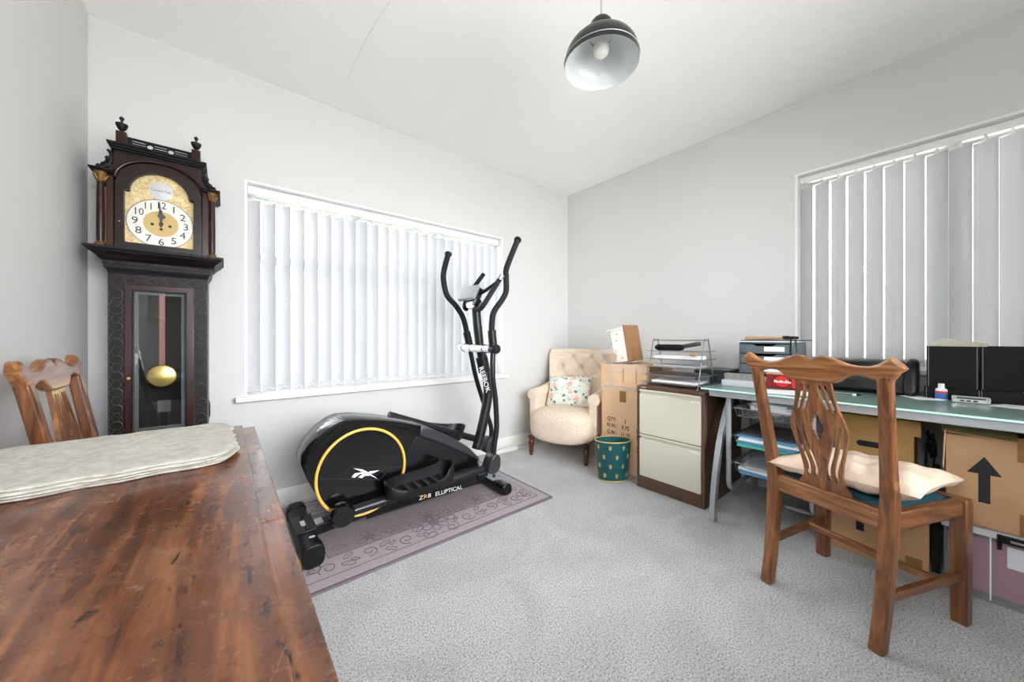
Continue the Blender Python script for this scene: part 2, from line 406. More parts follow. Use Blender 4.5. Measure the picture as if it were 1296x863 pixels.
    def pillow(s, w, d, h, M, n=15, p=.5, pinch=.08):
        def f(sgn):
            def fn(u, v):
                a, b = 2*u-1, 2*v-1
                k = max(0, (1-a**4)*(1-b**4))**p
                x = w/2*a*(1-pinch*(1-b*b)*0-pinch*(1-abs(b)**2)*abs(a)); y = d/2*b*(1-pinch*(1-abs(a)**2)*abs(b))
                return M @ Vector((x, y, sgn*h/2*k))
            return fn
        s.grid(f(1), n, n); s.grid(f(-1), n, n)
        bmesh.ops.remove_doubles(s.bm, verts=s.bm.verts[:], dist=1e-5); return s
    def sbox(s, c, d, e=.35, n=14, M=None):
        """superellipsoid: a soft upholstered block"""
        M = M or Matrix.Identity(3); c = Vector(c)
        def sg(v, p): return math.copysign(abs(v)**p, v)
        def fn(u, v):
            a = 2*math.pi*u; b = math.pi*(v-.5)
            return c+M @ Vector((d[0]/2*sg(math.cos(b), e)*sg(math.cos(a), e), d[1]/2*sg(math.cos(b), e)*sg(math.sin(a), e), d[2]/2*sg(math.sin(b), e)))
        s.grid(fn, n*2, n, cu=True); bmesh.ops.remove_doubles(s.bm, verts=s.bm.verts[:], dist=1e-5); return s

ROOT = {}
def thing(name, label, cat, loc=(0, 0, 0), rz=0, group=None):
    o = bpy.data.objects.new(name, None); C.objects.link(o); o.empty_display_size = .05
    o.location = loc; o.rotation_euler = (0, 0, rz); o['label'] = label; o['category'] = cat
    if group: o['group'] = group
    ROOT[o.name] = Matrix.Translation(loc) @ Matrix.Rotation(rz, 4, 'Z'); return o
def finish(name, g, m, smooth=True, ang=38):
    bm = g.bm; bmesh.ops.recalc_face_normals(bm, faces=bm.faces[:])
    me = bpy.data.meshes.new(name); bm.to_mesh(me); bm.free()
    me.materials.append(MT[m] if isinstance(m, str) else m)
    if smooth:
        me.shade_smooth(); me.set_sharp_from_angle(angle=R(ang))
    o = bpy.data.objects.new(name, me); C.objects.link(o); return o
def part(name, g, m, parent, world=False, bevel=0, label=None, smooth=True, seg=2, ang=38):
    if world:
        r = parent
        while r.name not in ROOT: r = r.parent
        g.bm.transform(ROOT[r.name].inverted())
    o = finish(name, g, m, smooth, ang); o.parent = parent
    if bevel:
        b = o.modifiers.new('bevel', 'BEVEL'); b.width = bevel; b.segments = seg; b.limit_method = 'ANGLE'; b.angle_limit = R(40); b.harden_normals = False
    if label: o['label'] = label
    return o
def single(name, label, cat, g, m, bevel=0, group=None, seg=2):
    """a thing that is one mesh, built in world coordinates; origin moved to its base"""
    bm = g.bm; n = len(bm.verts)
    c = Vector((sum(v.co.x for v in bm.verts)/n, sum(v.co.y for v in bm.verts)/n, min(v.co.z for v in bm.verts)))
    bm.transform(Matrix.Translation(-c)); o = finish(name, g, m); o.location = c
    o['label'] = label; o['category'] = cat
    if group: o['group'] = group
    if bevel:
        b = o.modifiers.new('bevel', 'BEVEL'); b.width = bevel; b.segments = seg; b.limit_method = 'ANGLE'; b.angle_limit = R(40)
    return o
def struct(name, g, m, parent=None, bevel=0, label=None):
    o = finish(name, g, m)
    if parent: o.parent = parent
    else: o['kind'] = 'structure'
    if label: o['label'] = label
    if bevel:
        b = o.modifiers.new('bevel', 'BEVEL'); b.width = bevel; b.segments = 2; b.limit_method = 'ANGLE'
    return o
def arc(cx, cy, rx, ry, a0, a1, n): return [(cx+rx*math.cos(R(a0+(a1-a0)*i/n)), cy+ry*math.sin(R(a0+(a1-a0)*i/n))) for i in range(n+1)]
def smooth(pts, k=4, closed=True):
    out = []; N = len(pts); V = [Vector(p) for p in pts]
    rng = range(N) if closed else range(N-1)
    for i in rng:
        if closed: p0, p1, p2, p3 = V[i-1], V[i], V[(i+1) % N], V[(i+2) % N]
        else: p0, p1, p2, p3 = V[max(0, i-1)], V[i], V[i+1], V[min(N-1, i+2)]
        for j in range(k):
            t = j/k
            out.append(.5*((2*p1)+(p2-p0)*t+(2*p0-5*p1+4*p2-p3)*t*t+(3*p1-p0-3*p2+p3)*t**3))
    if not closed: out.append(V[-1])
    return [tuple(v) for v in out]
XZ = Matrix(((1, 0, 0, 0), (0, 0, -1, 0), (0, 1, 0, 0), (0, 0, 0, 1)))   # drawing plane stood up: x stays, y becomes up, faces -Y
YZ = Matrix(((0, 0, -1, 0), (-1, 0, 0, 0), (0, 1, 0, 0), (0, 0, 0, 1)))  # drawing plane facing -X: x runs to -Y, y becomes up
def T(x, y, z): return Matrix.Translation((x, y, z))
def Rz(a): return Matrix.Rotation(R(a), 4, 'Z')
def Rx(a): return Matrix.Rotation(R(a), 4, 'X')
def Ry(a): return Matrix.Rotation(R(a), 4, 'Y')
def dup(o, parent=None):
    c = o.copy(); C.objects.link(c); c.parent = parent
    for ch in list(o.children): dup(ch, c)
    return c

# ------------------------------------------------------------------ the room
def wall_hole(axis, lo, hi, base, thick, hole):
    """wall slab with a rectangular hole, made of four blocks; axis = direction the wall runs along"""
    a0, a1, z0, z1 = hole; g = G()
    def b(p0, p1, q0, q1):
        if axis == 'x': g.b2(p0, p1, base, base+thick, q0, q1)
        else: g.b2(base, base+thick, p0, p1, q0, q1)
    b(lo, a0, 0, ZC); b(a1, hi, 0, ZC); b(a0, a1, 0, z0); b(a0, a1, z1, ZC); return g
struct('floor', G().b2(XL-WT, XR+WT, YB-WT, YF+WT, -.1, 0), 'carpet')
ceil = struct('ceiling', G().b2(XL-WT, XR+WT, YB-WT, YF+WT, ZC, ZC+.1), 'ceiling')
ck = [PZ(493, 2, ZC-.0008), PZ(478, 25, ZC-.0008), PZ(462, 52, ZC-.0008), PZ(452, 72, ZC-.0008), PZ(440, 100, ZC-.0008)]
struct('hairline_crack', G().tube(ck, .0012, 4), mat('plaster_crack', (232, 232, 231), .9), ceil)
struct('wall_north', wall_hole('x', XL-WT, XR+WT, YF, WT, WIN1), 'wall')
struct('wall_east', wall_hole('y', YB, YF, XR, WT, WIN2), 'wall')
struct('wall_west', wall_hole('y', YB, YF, XL-WT, WT, FILL_WIN4), 'wall')
struct('wall_south', wall_hole('x', XL-WT, XR+WT, YB-WT, WT, FILL_WIN3), 'wall')
def skirting(name, x0, x1, y0, y1, nx, ny):
    g = G(); t = .016
    prof = [(0, 0), (t, 0), (t, .075), (t*.55, .092), (t*.3, .1), (0, .1)]
    if ny: g.poly([prof], x1-x0, T((x0+x1)/2, y0, 0) @ Matrix(((0, 0, 1, 0), (ny, 0, 0, 0), (0, 1, 0, 0), (0, 0, 0, 1))))
    else: g.poly([prof], y1-y0, T(x0, (y0+y1)/2, 0) @ Matrix(((nx, 0, 0, 0), (0, 0, 1, 0), (0, 1, 0, 0), (0, 0, 0, 1))))
    struct(name, g, 'white')
skirting('baseboard_north', XL, XR, YF, YF, 0, -1)
skirting('baseboard_south', XL, XR, YB, YB, 0, 1)
skirting('baseboard_east', XR, XR, YB, YF, -1, 0)
skirting('baseboard_west', XL, XL, YB, YF, 1, 0)

def window(name, axis, base, sgn, hole, mull, trans, sill=True):
    """sgn: outward direction; frame set towards the outside of the wall"""
    a0, a1, z0, z1 = hole; d0, d1 = base+sgn*.15, base+sgn*.21
    w = bpy.data.objects.new(name, None); C.objects.link(w); w['kind'] = 'structure'
    def bx(g, p0, p1, e0, e1, q0, q1):
        return g.b2(p0, p1, e0, e1, q0, q1) if axis == 'x' else g.b2(e0, e1, p0, p1, q0, q1)
    f = G(); t = .05
    bx(f, a0, a0+t, d0, d1, z0, z1); bx(f, a1-t, a1, d0, d1, z0, z1); bx(f, a0+t, a1-t, d0, d1, z0, z0+t); bx(f, a0+t, a1-t, d0, d1, z1-t, z1)
    struct('window_frame', f, 'upvc', w)
    cuts = [a0+t]+[a0+(a1-a0)*m for m in mull]+[a1-t]
    for m in mull: struct('mullion', bx(G(), a0+(a1-a0)*m-t/2, a0+(a1-a0)*m+t/2, d0, d1, z0+t, z1-t), 'upvc', w)
    for i in range(len(cuts)-1):
        p0, p1 = cuts[i]+(t/2 if i else 0), cuts[i+1]-(t/2 if i < len(cuts)-2 else 0)
        if trans:
            struct('transom', bx(G(), p0, p1, d0, d1, trans-t/2, trans+t/2), 'upvc', w)
            rows = [(z0+t, trans-t/2), (trans+t/2, z1-t)]
        else: rows = [(z0+t, z1-t)]
        for q0, q1 in rows:
            struct('pane', bx(G(), p0-.004, p1+.004, (d0+d1)/2-.004, (d0+d1)/2+.004, q0-.004, q1+.004), 'pane', w)
    # white lining of the reveal: thin boards round the hole
    l = G(); b0 = base-sgn*.002; th = .012
    bx(l, a0-.001, a0+th, b0, d0, z0, z1); bx(l, a1-th, a1+.001, b0, d0, z0, z1); bx(l, a0+th, a1-th, b0, d0, z1-th, z1+.001)
    struct('reveal_lining', l, 'white', w)
    if sill: struct('window_sill', bx(G(), a0-.045, a1+.045, base-sgn*.045, base-sgn*.0005, z0-.03, z0), 'white', w, .004)
    struct('sill_board', bx(G(), a0, a1, base-sgn*.001, d0, z0-.02, z0+.004), 'white', w)
    return w
window('window_1', 'x', YF, 1, WIN1, (.34, .67), 1.56)
window('window_2', 'y', XR, 1, WIN2, (.5,), 0)
window('fill_window_3', 'x', YB, -1, FILL_WIN3, (.5,), 0)  # added window, only there to brighten the room
window('fill_window_4', 'y', XL, -1, FILL_WIN4, (.5,), 0)  # likewise added, placed to balance the light

# vertical blinds: every slat a part, weight at its foot, one chain
def blind(name, label, axis, base, hole, pitch, ang, n, sgn, gap, h0, fab='blind'):
    a0, a1, z0, z1 = hole; th = thing(name, label, 'blind', ((a0+a1)/2, base, z0) if axis == 'x' else (base, (a0+a1)/2, z0))
    ln = a1-a0-.03
    g = G()
    if axis == 'x': g.b2(-ln/2, ln/2, -.022, .022, h0, z1-z0-.014)
    else: g.b2(-.022, .022, -ln/2, ln/2, h0, z1-z0-.014)
    part('headrail', g, 'upvc', th, bevel=.004)
    sl = G(); W = .089; top = h0-gap; bot = .012
    def fn(u, v):
        a = (u-.5)*W; return Vector((a, .006*(1-(2*u-1)**2), bot+(top-bot)*v))
    sl.grid(fn, 7, 2)
    first = finish('slat', sl, fab, True, 80); first.parent = th
    wg = G().box((0, .003, bot+.02), (.08, .004, .036)); w0 = finish('slat_weight', wg, fab); w0.parent = first
    hk = G().box((0, 0, (top+h0)/2), (.012, .004, gap+.004)); k0 = finish('slat_hook', hk, 'white'); k0.parent = first
    chain = []
    for i in range(n):
        o = first if i == 0 else dup(first, th)
        p = -ln/2+.03+pitch*i
        rz = ang if axis == 'x' else R(90)+ang
        o.location = (p, 0, 0) if axis == 'x' else (0, -p, 0); o.rotation_euler = (0, 0, rz)
        if i < n-1:
            for q in range(7):
                t = q/6; s_ = p+pitch*t; z = bot+.03-.02*(1-(2*t-1)**2)
                chain.append((s_, sgn*.018, z) if axis == 'x' else (sgn*.018, -s_, z))
    part('bead_chain', G().tube(chain, .0012, 4), 'white', th)
    return th
blind('vertical_blind', 'white vertical blind with angled slats over window behind cross trainer', 'x', YF+.065, WIN1, .0795, R(-40), 24, -1, .03, 1.225)
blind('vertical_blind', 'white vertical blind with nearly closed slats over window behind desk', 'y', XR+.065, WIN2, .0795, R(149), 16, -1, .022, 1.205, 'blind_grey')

# the garden outside
struct('garden_lawn', G().b2(-30, 30, 4.5, 30, -.35, -.3), 'lawn')
struct('garden_paving', G().b2(-30, 30, -30, 4.5, -.35, -.3), 'paving')
blk = thing('sky_blocker', 'pale block added outside the desk window to cut its skylight', 'blocker', (6.2, 0, -.3))  # added to block sky from the desk window; no such house is known
part('wall', G().b2(-.6, 3, -6, 6, 0, 4.8), 'render', blk)  # upright face of the added sky blocker
part('blocker_top', G().b2(-.8, 3.2, -6.2, 6.2, 4.8, 5.0), 'upvc', blk)
def hedge(name, label, x0, x1, y0, y1, h):
    g = G(); rnd = random.Random(3)
    def fn(u, v):
        a = 2*math.pi*u; r = 1+.18*math.sin(9*a)*math.sin(14*v)+rnd.uniform(-.1, .1)
        b = math.pi*.5*v
        return Vector(((x0+x1)/2+(x1-x0)/2*math.copysign(abs(math.cos(a))**.5, math.cos(a))*math.cos(b)**.35*r, (y0+y1)/2+(y1-y0)/2*math.copysign(abs(math.sin(a))**.5, math.sin(a))*math.cos(b)**.35*r, -.3+h*math.sin(b)**.8))
    g.grid(fn, 64, 14, cu=True); single(name, label, 'hedge', g, 'hedge')
hedge('garden_hedge', 'green garden hedge seen between the slats of the blind', -3, 5.5, 7.0, 8.2, 2.3)

# ------------------------------------------------------------------ longcase clock
CLY = 2.40       # front of the trunk
clk = thing('longcase_clock', 'tall dark mahogany longcase clock with brass arched dial and glazed trunk door', 'clock', (-.242, 2.49, 0))
f = -(2.49-CLY)      # local y of the trunk front = -.09
def cb(x0, x1, y0, y1, z0, z1): return G().b2(x0, x1, y0, y1, z0, z1)
bk = .115
base = G().b2(-.225, .225, f-.03, bk, 0, .1).b2(-.212, .212, f-.02, bk, .1, .47).b2(-.222, .222, f-.028, bk, .47, .49).b2(-.2, .2, f-.012, bk, .49, .515)
part('base', base, 'dark_wood', clk, bevel=.005)
tr = G()
tr.b2(-.172, -.158, f+.006, bk, .51, 1.35).b2(.158, .172, f+.006, bk, .51, 1.35).b2(-.16, .16, bk-.012, bk, .51, 1.35)
part('trunk_carcase', tr, 'dark_wood', clk)
fr = G().poly([[(-.172, .51), (.172, .51), (.172, 1.35), (-.172, 1.35)], [(-.12, .565), (-.12, 1.3), (.12, 1.3), (.12, .565)]], .012, T(0, f+.006, 0) @ XZ)
part('trunk_frame', fr, 'ebony', clk)
part('trunk_lining', G().b2(-.157, .157, bk-.02, bk-.013, .515, 1.345), 'black_in', clk)
def fret_strip(cx, z0, z1, n, vert=True, w=.024, ends=False):
    g = G(); L = (z1-z0)/n
    for i in range(n):
        c = z0+L*(i+.5)
        def pt(a, b): return (cx+a, f-.0025, b) if vert else (b, f-.0025, cx+a)
        g.tube([pt(.0205*math.cos(2*math.pi*k/18), c+.0195*math.sin(2*math.pi*k/18)) for k in range(18)], .0022, 5, closed=True)
        for s_ in (-1, 1):
            if (s_ > 0 and i == n-1) or (s_ < 0 and i == 0): continue
            g.tube([pt(s_*w*(-1+2*t)*1.0, c+L*.5+(L*.26)*math.cos(math.pi*(2*t-1))*(-1)*1.0 if False else c+L*.5+L*.3*(2*abs(2*t-1)**1.6-1)*1.0) for t in [k/10 for k in range(11)]] if s_ > 0 else
                   [pt(w*(-1+2*t), c-L*.5-L*.3*(2*abs(2*t-1)**1.6-1)) for t in [k/10 for k in range(11)]], .002, 5)
        if i < n-1: g.tube([pt(.008*math.cos(k*math.pi/2), c+L*.5+.009*math.sin(k*math.pi/2)) for k in range(4)], .0018, 4, closed=True)
    return g
for s_ in (-1, 1):
    part('carved_fret', fret_strip(s_*.1455, .53, 1.29, 10), 'ebony_lit', clk)
    e = G()
    for q in (.119, .1695): e.b2(s_*q-.0015, s_*q+.0015, f-.004, f+.002, .515, 1.292)
    part('fret_border', e, 'ebony_lit', clk)
part('carved_fret', fret_strip(1.318, -.17, .17, 5, False, .02, True), 'ebony_lit', clk)
# trunk door
td = part('trunk_door', G().poly([[(-.119, .567), (.119, .567), (.119, 1.298), (-.119, 1.298)], [(-.089, .605), (-.089, 1.268), (.089, 1.268), (.089, .605)]], .018, T(0, f-.004, 0) @ XZ, .0025), 'red_wood', clk)
dm = G().poly([[(-.094, .6), (.094, .6), (.094, 1.273), (-.094, 1.273)], [(-.0875, .608), (-.0875, 1.265), (.0875, 1.265), (.0875, .608)]], .01, T(0, f-.016, 0) @ XZ, .003)
part('door_bead', dm, 'ebony', td)
part('door_glass', G().poly([[(-.09, .604), (.09, .604), (.09, 1.269), (-.09, 1.269)]], .003, T(0, f-.006, 0) @ XZ), glassy('clock_glass', (.97, .98, .98), .05), td)
bv = G().poly([[(-.088, .607), (.088, .607), (.088, 1.266), (-.088, 1.266)], [(-.073, .622), (-.073, 1.251), (.073, 1.251), (.073, .622)]], .0015, T(0, f-.009, 0) @ XZ)
part('glass_bevel', bv, film('bevelled_glass', (190, 200, 204), .09, .08), td)
part('keyhole', G().lathe([(0, 0), (.006, 0), (.006, .003), (0, .003)], 12, T(-.105, f-.013, .86) @ Rx(90)), 'brass', td)
# pendulum, at rest
pend = part('pendulum_rod', G().b2(-.0105, .0105, f+.045, f+.053, .88, 1.345), mat('pendulum_wood', (150, 84, 72), .4), clk)
part('pendulum_bob', G().lathe([(0, -.014), (.03, -.012), (.05, -.006), (.054, 0), (.05, .006), (.03, .012), (0, .014)], 36, T(0, f+.04, .86) @ Rx(90)), mat('polished_brass', (232, 200, 112), .25, .7), pend, label='round polished brass bob')
part('maker_note', G().b2(-.03, .02, bk-.026, bk-.021, .66, .72), mat('grey_note', (112, 112, 106), .8), clk, label='small grey paper note inside the case')
# cornice under the hood
def cornice(prof, zc=None):
    """prof: (outset, z) mitred round front and two sides; returns G"""
    g = G(); rings = []
    for o, z in prof: rings.append([g.bm.verts.new(v) for v in ((-.172-o, bk, z), (-.172-o, f-o, z), (.172+o, f-o, z), (.172+o, bk, z))])
    for A, B in zip(rings, rings[1:]):
        for k in range(3): g.bm.faces.new((A[k], A[k+1], B[k+1], B[k]))
    g.bm.faces.new(rings[0]); g.bm.faces.new(rings[-1])
    for i in range(len(rings)-1): g.bm.faces.new((rings[i][0], rings[i+1][0], rings[i+1][3], rings[i][3]))
    return g
part('trunk_cornice', cornice([(.0, 1.345), (.004, 1.36), (.012, 1.372), (.012, 1.382), (.015, 1.384), (.015, 1.402), (.022, 1.405), (.03, 1.418), (.045, 1.432), (.052, 1.436), (.056, 1.446), (.064, 1.448), (.064, 1.458), (.05, 1.462)]), 'ebony', clk)
dn = G()
for i in range(26): dn.tube([(-.18+.36*(i+.5)/26+.0045*math.cos(R(a)), f-.016, 1.393+.006*math.sin(R(a))) for a in range(0, 360, 60)], .0015, 4, closed=True)
part('carved_band', dn, 'ebony_lit', clk)
# hood carcase
hf = f-.006
hd = G().b2(-.178, -.15, hf+.02, bk, 1.46, 1.79).b2(.15, .178, hf+.02, bk, 1.46, 1.79).b2(-.15, .15, bk-.012, bk, 1.46, 1.79).b2(-.165, .165, hf+.025, bk, 1.79, 1.93)
part('hood_carcase', hd, 'dark_wood', clk)
def archpts(hw, z0, zs, ra, zt, n=16):
    """rect hw wide from z0 to zs then arch of half width ra up to zt"""
    return [(-hw, z0), (hw, z0), (hw, zs), (ra, zs)]+[(ra*math.cos(math.pi*k/n), zs+(zt-zs)*math.sin(math.pi*k/n)) for k in range(1, n)]+[(-ra, zs), (-hw, zs)]
hdoor = part('hood_door', G().poly([archpts(.149, 1.464, 1.775, .146, 1.882), archpts(.119, 1.494, 1.735, .102, 1.838)], .02, T(0, hf+.002, 0) @ XZ, .002), 'dark_wood_x', clk)
part('hood_glass', G().poly([archpts(.12, 1.492, 1.736, .104, 1.84)], .003, T(0, hf+.004, 0) @ XZ), glassy('dial_glass', (1, 1, 1), .015), hdoor)
part('door_escutcheon', G().lathe([(0, 0), (.003, 0), (.003, .002), (0, .002)], 8, T(-.134, hf-.0075, 1.585) @ Rx(90)), 'brass', hdoor)
am = G().tube([(.148*math.cos(math.pi*k/24), hf-.012, 1.782+.108*math.sin(math.pi*k/24)) for k in range(25)], .006, 8)
part('arch_moulding', am, 'red_wood', clk)
# dial
dial = part('dial_plate', G().poly([archpts(.128, 1.486, 1.736, .108, 1.845)], .003, T(0, hf+.024, 0) @ XZ), 'dial', clk)
dz, dy = 1.604, hf+.021
part('chapter_ring', G().poly([arc(0, dz, .1165, .1165, 0, 354, 59), arc(0, dz, .062, .062, 0, 350, 35)], .002, T(0, dy, 0) @ XZ), 'enamel', dial)
part('dial_centre', G().poly([arc(0, dz, .063, .063, 0, 350, 35)], .001, T(0, dy, 0) @ XZ), 'dial_plain', dial)
part('ring_rim', G().tube([(.117*math.cos(2*math.pi*k/48), dy-.001, dz+.117*math.sin(2*math.pi*k/48)) for k in range(48)], .0012, 5, closed=True), 'blue_steel', dial)
for h in range(1, 13):
    a = R(90-30*h)
    part('numeral', G().text(str(h), .047, T(.089*math.cos(a), dy-.0016, dz+.089*math.sin(a)) @ XZ, .0004, .8 if h > 9 else 1, bold=0), 'ink', dial)
mm = G()
for k in range(60):
    a = 2*math.pi*k/60; mm.box((.1135*math.cos(a), dy-.0014, dz+.1135*math.sin(a)), (.001, .0006, .003), Matrix.Rotation(-a+math.pi/2, 3, 'Y'))
part('minute_track', mm, 'ink', dial)
part('minute_hand', G().poly([smooth([(-.004, -.012), (.004, -.012), (.003, .03), (.009, .045), (.004, .06), (.0015, .1), (-.0015, .1), (-.003, .06), (-.007, .045), (-.003, .03)], 3)], .0012, T(0, dy-.007, dz) @ Ry(-3) @ XZ), 'blue_steel', dial)
part('hour_hand', G().poly([smooth([(-.005, -.01), (.005, -.01), (.004, .02), (.015, .034), (.012, .042), (.004, .05), (.001, .066), (-.001, .066), (-.004, .05), (-.012, .042), (-.013, .034), (-.004, .02)], 3)], .0012, T(0, dy-.005, dz) @ Ry(2) @ XZ), 'blue_steel', dial)
part('hand_boss', G().lathe([(0, 0), (.008, 0), (.008, .006), (.005, .009), (0, .009)], 14, T(0, dy, dz) @ Rx(90)), 'blue_steel', dial)
for hx, hz in ((-.031, -.006), (0, -.026), (.031, -.006)):
    part('winding_hole', G().lathe([(0, 0), (.004, 0), (.0065, .0015), (.0065, 0.002), (.0045, .0025), (.0045, .001), (0, .001)], 12, T(hx, dy-.0005, dz+hz) @ Rx(90)), 'ink', dial)
bs = part('name_boss', G().lathe([(0, .004), (.04, .003), (.043, .0015), (.043, 0), (0, 0)], 36, T(0, dy+.002, 1.764) @ Rx(90)), 'boss', dial)
part('boss_lettering', G().text('Tempus Fugit', .0135, T(0, dy-.0025, 1.765) @ XZ, .0003), 'blue_steel', bs)
sc_ = G()
for sx in (-1, 1):
    sc_.tube([(sx*(.06+.022*math.exp(-t*.18)*math.cos(t)), dy+.0012, 1.772+.022*math.exp(-t*.18)*math.sin(t)) for t in [k*.4 for k in range(26)]], .0012, 4)
    for zz in (1.512, 1.705):
        sc_.tube([(sx*(.102+.014*math.exp(-t*.15)*math.cos(t)), dy+.0012, zz+.014*math.exp(-t*.15)*math.sin(t)) for t in [k*.4 for k in range(22)]], .001, 4)
part('engraved_scroll', sc_, 'dial_plain', dial)
# columns
for sx in (-1, 1):
    col = part('column', G().lathe([(.0125, 1.475), (.0135, 1.5), (.0135, 1.6), (.0115, 1.752)], 18, T(sx*.19, hf-.012, 0)), 'red_wood', clk)
    part('column_base', G().lathe([(.0, 1.461), (.021, 1.461), (.021, 1.467), (.016, 1.47), (.018, 1.475), (.013, 1.48), (0, 1.48)], 18, T(sx*.19, hf-.012, 0)), 'gilt', col)
    cp = G().lathe([(.012, 1.748), (.014, 1.752), (.012, 1.756), (.014, 1.77), (.021, 1.784), (.022, 1.79), (0, 1.79)], 18, T(sx*.19, hf-.012, 0))
    for k in range(8):
        a = k*math.pi/4; cp.tube([(sx*.19+.013*math.cos(a), hf-.012+.013*math.sin(a), 1.757), (sx*.19+.018*math.cos(a), hf-.012+.018*math.sin(a), 1.772), (sx*.19+.024*math.cos(a), hf-.012+.024*math.sin(a), 1.778)], [.004, .0035, .002], 5)
    part('capital', cp, 'gilt', col)
    ec = G().b2(sx*.19-.026, sx*.19+.026, hf-.042, bk, 1.79, 1.799).b2(sx*.19-.034, sx*.19+.034, hf-.05, bk, 1.799, 1.808) if False else G().b2(min(sx*.15, sx*.214), max(sx*.15, sx*.214), hf-.036, bk, 1.79, 1.797).b2(min(sx*.15, sx*.222), max(sx*.15, sx*.222), hf-.044, bk, 1.797, 1.805)
    part('column_cornice', ec, 'ebony', clk, bevel=.002)
    pl = part('backing_pilaster', G().b2(sx*.164-.011, sx*.164+.011, hf-.004, hf+.022, 1.462, 1.79), 'red_wood', clk)
# pediment face with concave sides
outl = [(-.205, 1.806), (-.19, 1.809), (-.172, 1.817), (-.157, 1.834), (-.151, 1.86), (-.152, 1.886), (-.15, 1.9), (.15, 1.9), (.152, 1.886), (.151, 1.86), (.157, 1.834), (.172, 1.817), (.19, 1.809), (.205, 1.806), (.205, 1.797), (.15, 1.797)]
outl += [(.146*math.cos(math.pi*k/20), 1.785+.104*math.sin(math.pi*k/20)) for k in range(1, 20)]+[(-.15, 1.797), (-.205, 1.797)]
part('pediment', G().poly([outl], .03, T(0, hf+.002, 0) @ XZ, .002), 'dark_wood_x', clk)
for sx in (-1, 1):
    w = G().tube([(sx*x, hf-.016, z) for x, z in smooth([(.204, 1.811), (.185, 1.815), (.165, 1.832), (.157, 1.858), (.16, 1.885), (.168, 1.898)], 4, False)], .0055, 8)
    for (x, z, r_) in ((.196, 1.82, .010), (.178, 1.83, .014), (.172, 1.845, .008), (.167, 1.862, .012)): w.lathe([(0, -.012), (r_*.7, -.008), (r_, 0), (r_*.7, .008), (0, .012)], 10, T(sx*x, hf-.008, z) @ Rx(90))
    part('carved_scroll', w, 'ebony', clk)
pc = G()
for o, z0, z1 in ((.0, 1.898, 1.908), (.01, 1.908, 1.916), (.02, 1.916, 1.926), (.028, 1.926, 1.935)): pc.b2(-.152-o*.6, .152+o*.6, hf-.014-o, bk, z0, z1)
part('pediment_cornice', pc, 'ebony', clk, bevel=.0015)
# gallery and finials
slots = [[(-.116, 1.936), (.116, 1.936), (.116, 1.984), (-.116, 1.984)]]
for x0, x1 in ((-.095, -.05), (-.022, .022), (.05, .095)):
    for z in (1.949, 1.96, 1.971): slots.append([(x0, z-.0025), (x0, z+.0025), (x1, z+.0025), (x1, z-.0025)])
for x in (-.036, .036): slots.append(arc(x, 1.96, .0105, .0105, 0, 330, 11))
part('gallery_fret', G().poly(slots, .008, T(0, hf+.006, 0) @ XZ), 'ebony', clk)
for sx in (-1, 1):
    part('finial_block', G().b2(sx*.128-.017, sx*.128+.017, hf-.012, hf+.022, 1.935, 1.998), 'red_wood', clk, bevel=.0015)
    part('finial', G().lathe([(0, 1.997), (.011, 1.998), (.006, 2.004), (.013, 2.012), (.0195, 2.026), (.021, 2.036), (.013, 2.04), (.0045, 2.044), (.004, 2.052), (.0085, 2.058), (.0085, 2.064), (.005, 2.069), (0, 2.07)], 20, T(sx*.128, hf+.004, 0)), 'ebony', clk)
cab = G().tube([PY(262, 500, 2.56), PY(265, 512, 2.56), PY(265, 525, 2.56), PY(260, 540, 2.57), PY(250, 560, 2.58), PY(262, 700, 2.59)], .004, 6)
single('power_cable', 'black power cable hanging down beside the longcase clock', 'cable', cab, 'cableb')

# ------------------------------------------------------------------ table with placemats
tb = thing('wooden_table', 'worn polished mahogany table with scratched top and narrow edge strip', 'table', (-.22, .87, 0))
TY0, TY1, TX0, TX1 = .20, 1.515, -.505, .047
part('tabletop', G().b2(TX0, TX1, TY0, TY1, .725, .75), 'table', tb, True, .004)
part('edge_strip', G().b2(TX1-.004, .079, TY0+.004, .705, .722, .7445), 'table', tb, True, .003)
part('edge_strip', G().b2(TX1-.004, .079, .7065, TY1-.02, .722, .7445), 'table', tb, True, .003)
part('apron', G().b2(TX0+.05, TX1-.02, TY0+.06, TY0+.085, .62, .726).b2(TX0+.05, TX1-.02, TY1-.085, TY1-.06, .62, .726).b2(TX0+.05, TX0+.075, TY0+.06, TY1-.06, .62, .726).b2(TX1-.045, TX1-.02, TY0+.06, TY1-.06, .62, .726), 'table_leg', tb, True, .002)
for x in (TX0+.07, TX1-.04):
    for y in (TY0+.08, TY1-.08):
        part('leg', G().bar([((x, y, 0), .018, .018), ((x, y, .6), .028, .028), ((x, y, .726), .028, .028)]), 'table_leg', tb, True, .003)
def scallop(t, rx, ry):
    a = 2*math.pi*t+.001; c, s_ = math.cos(a), math.sin(a)
    k = (abs(c)**8+abs(s_)**8)**(-1/8)*(1+.02*math.cos(a*14+.4))
    return rx*c*k, ry*s_*k
NM = 4
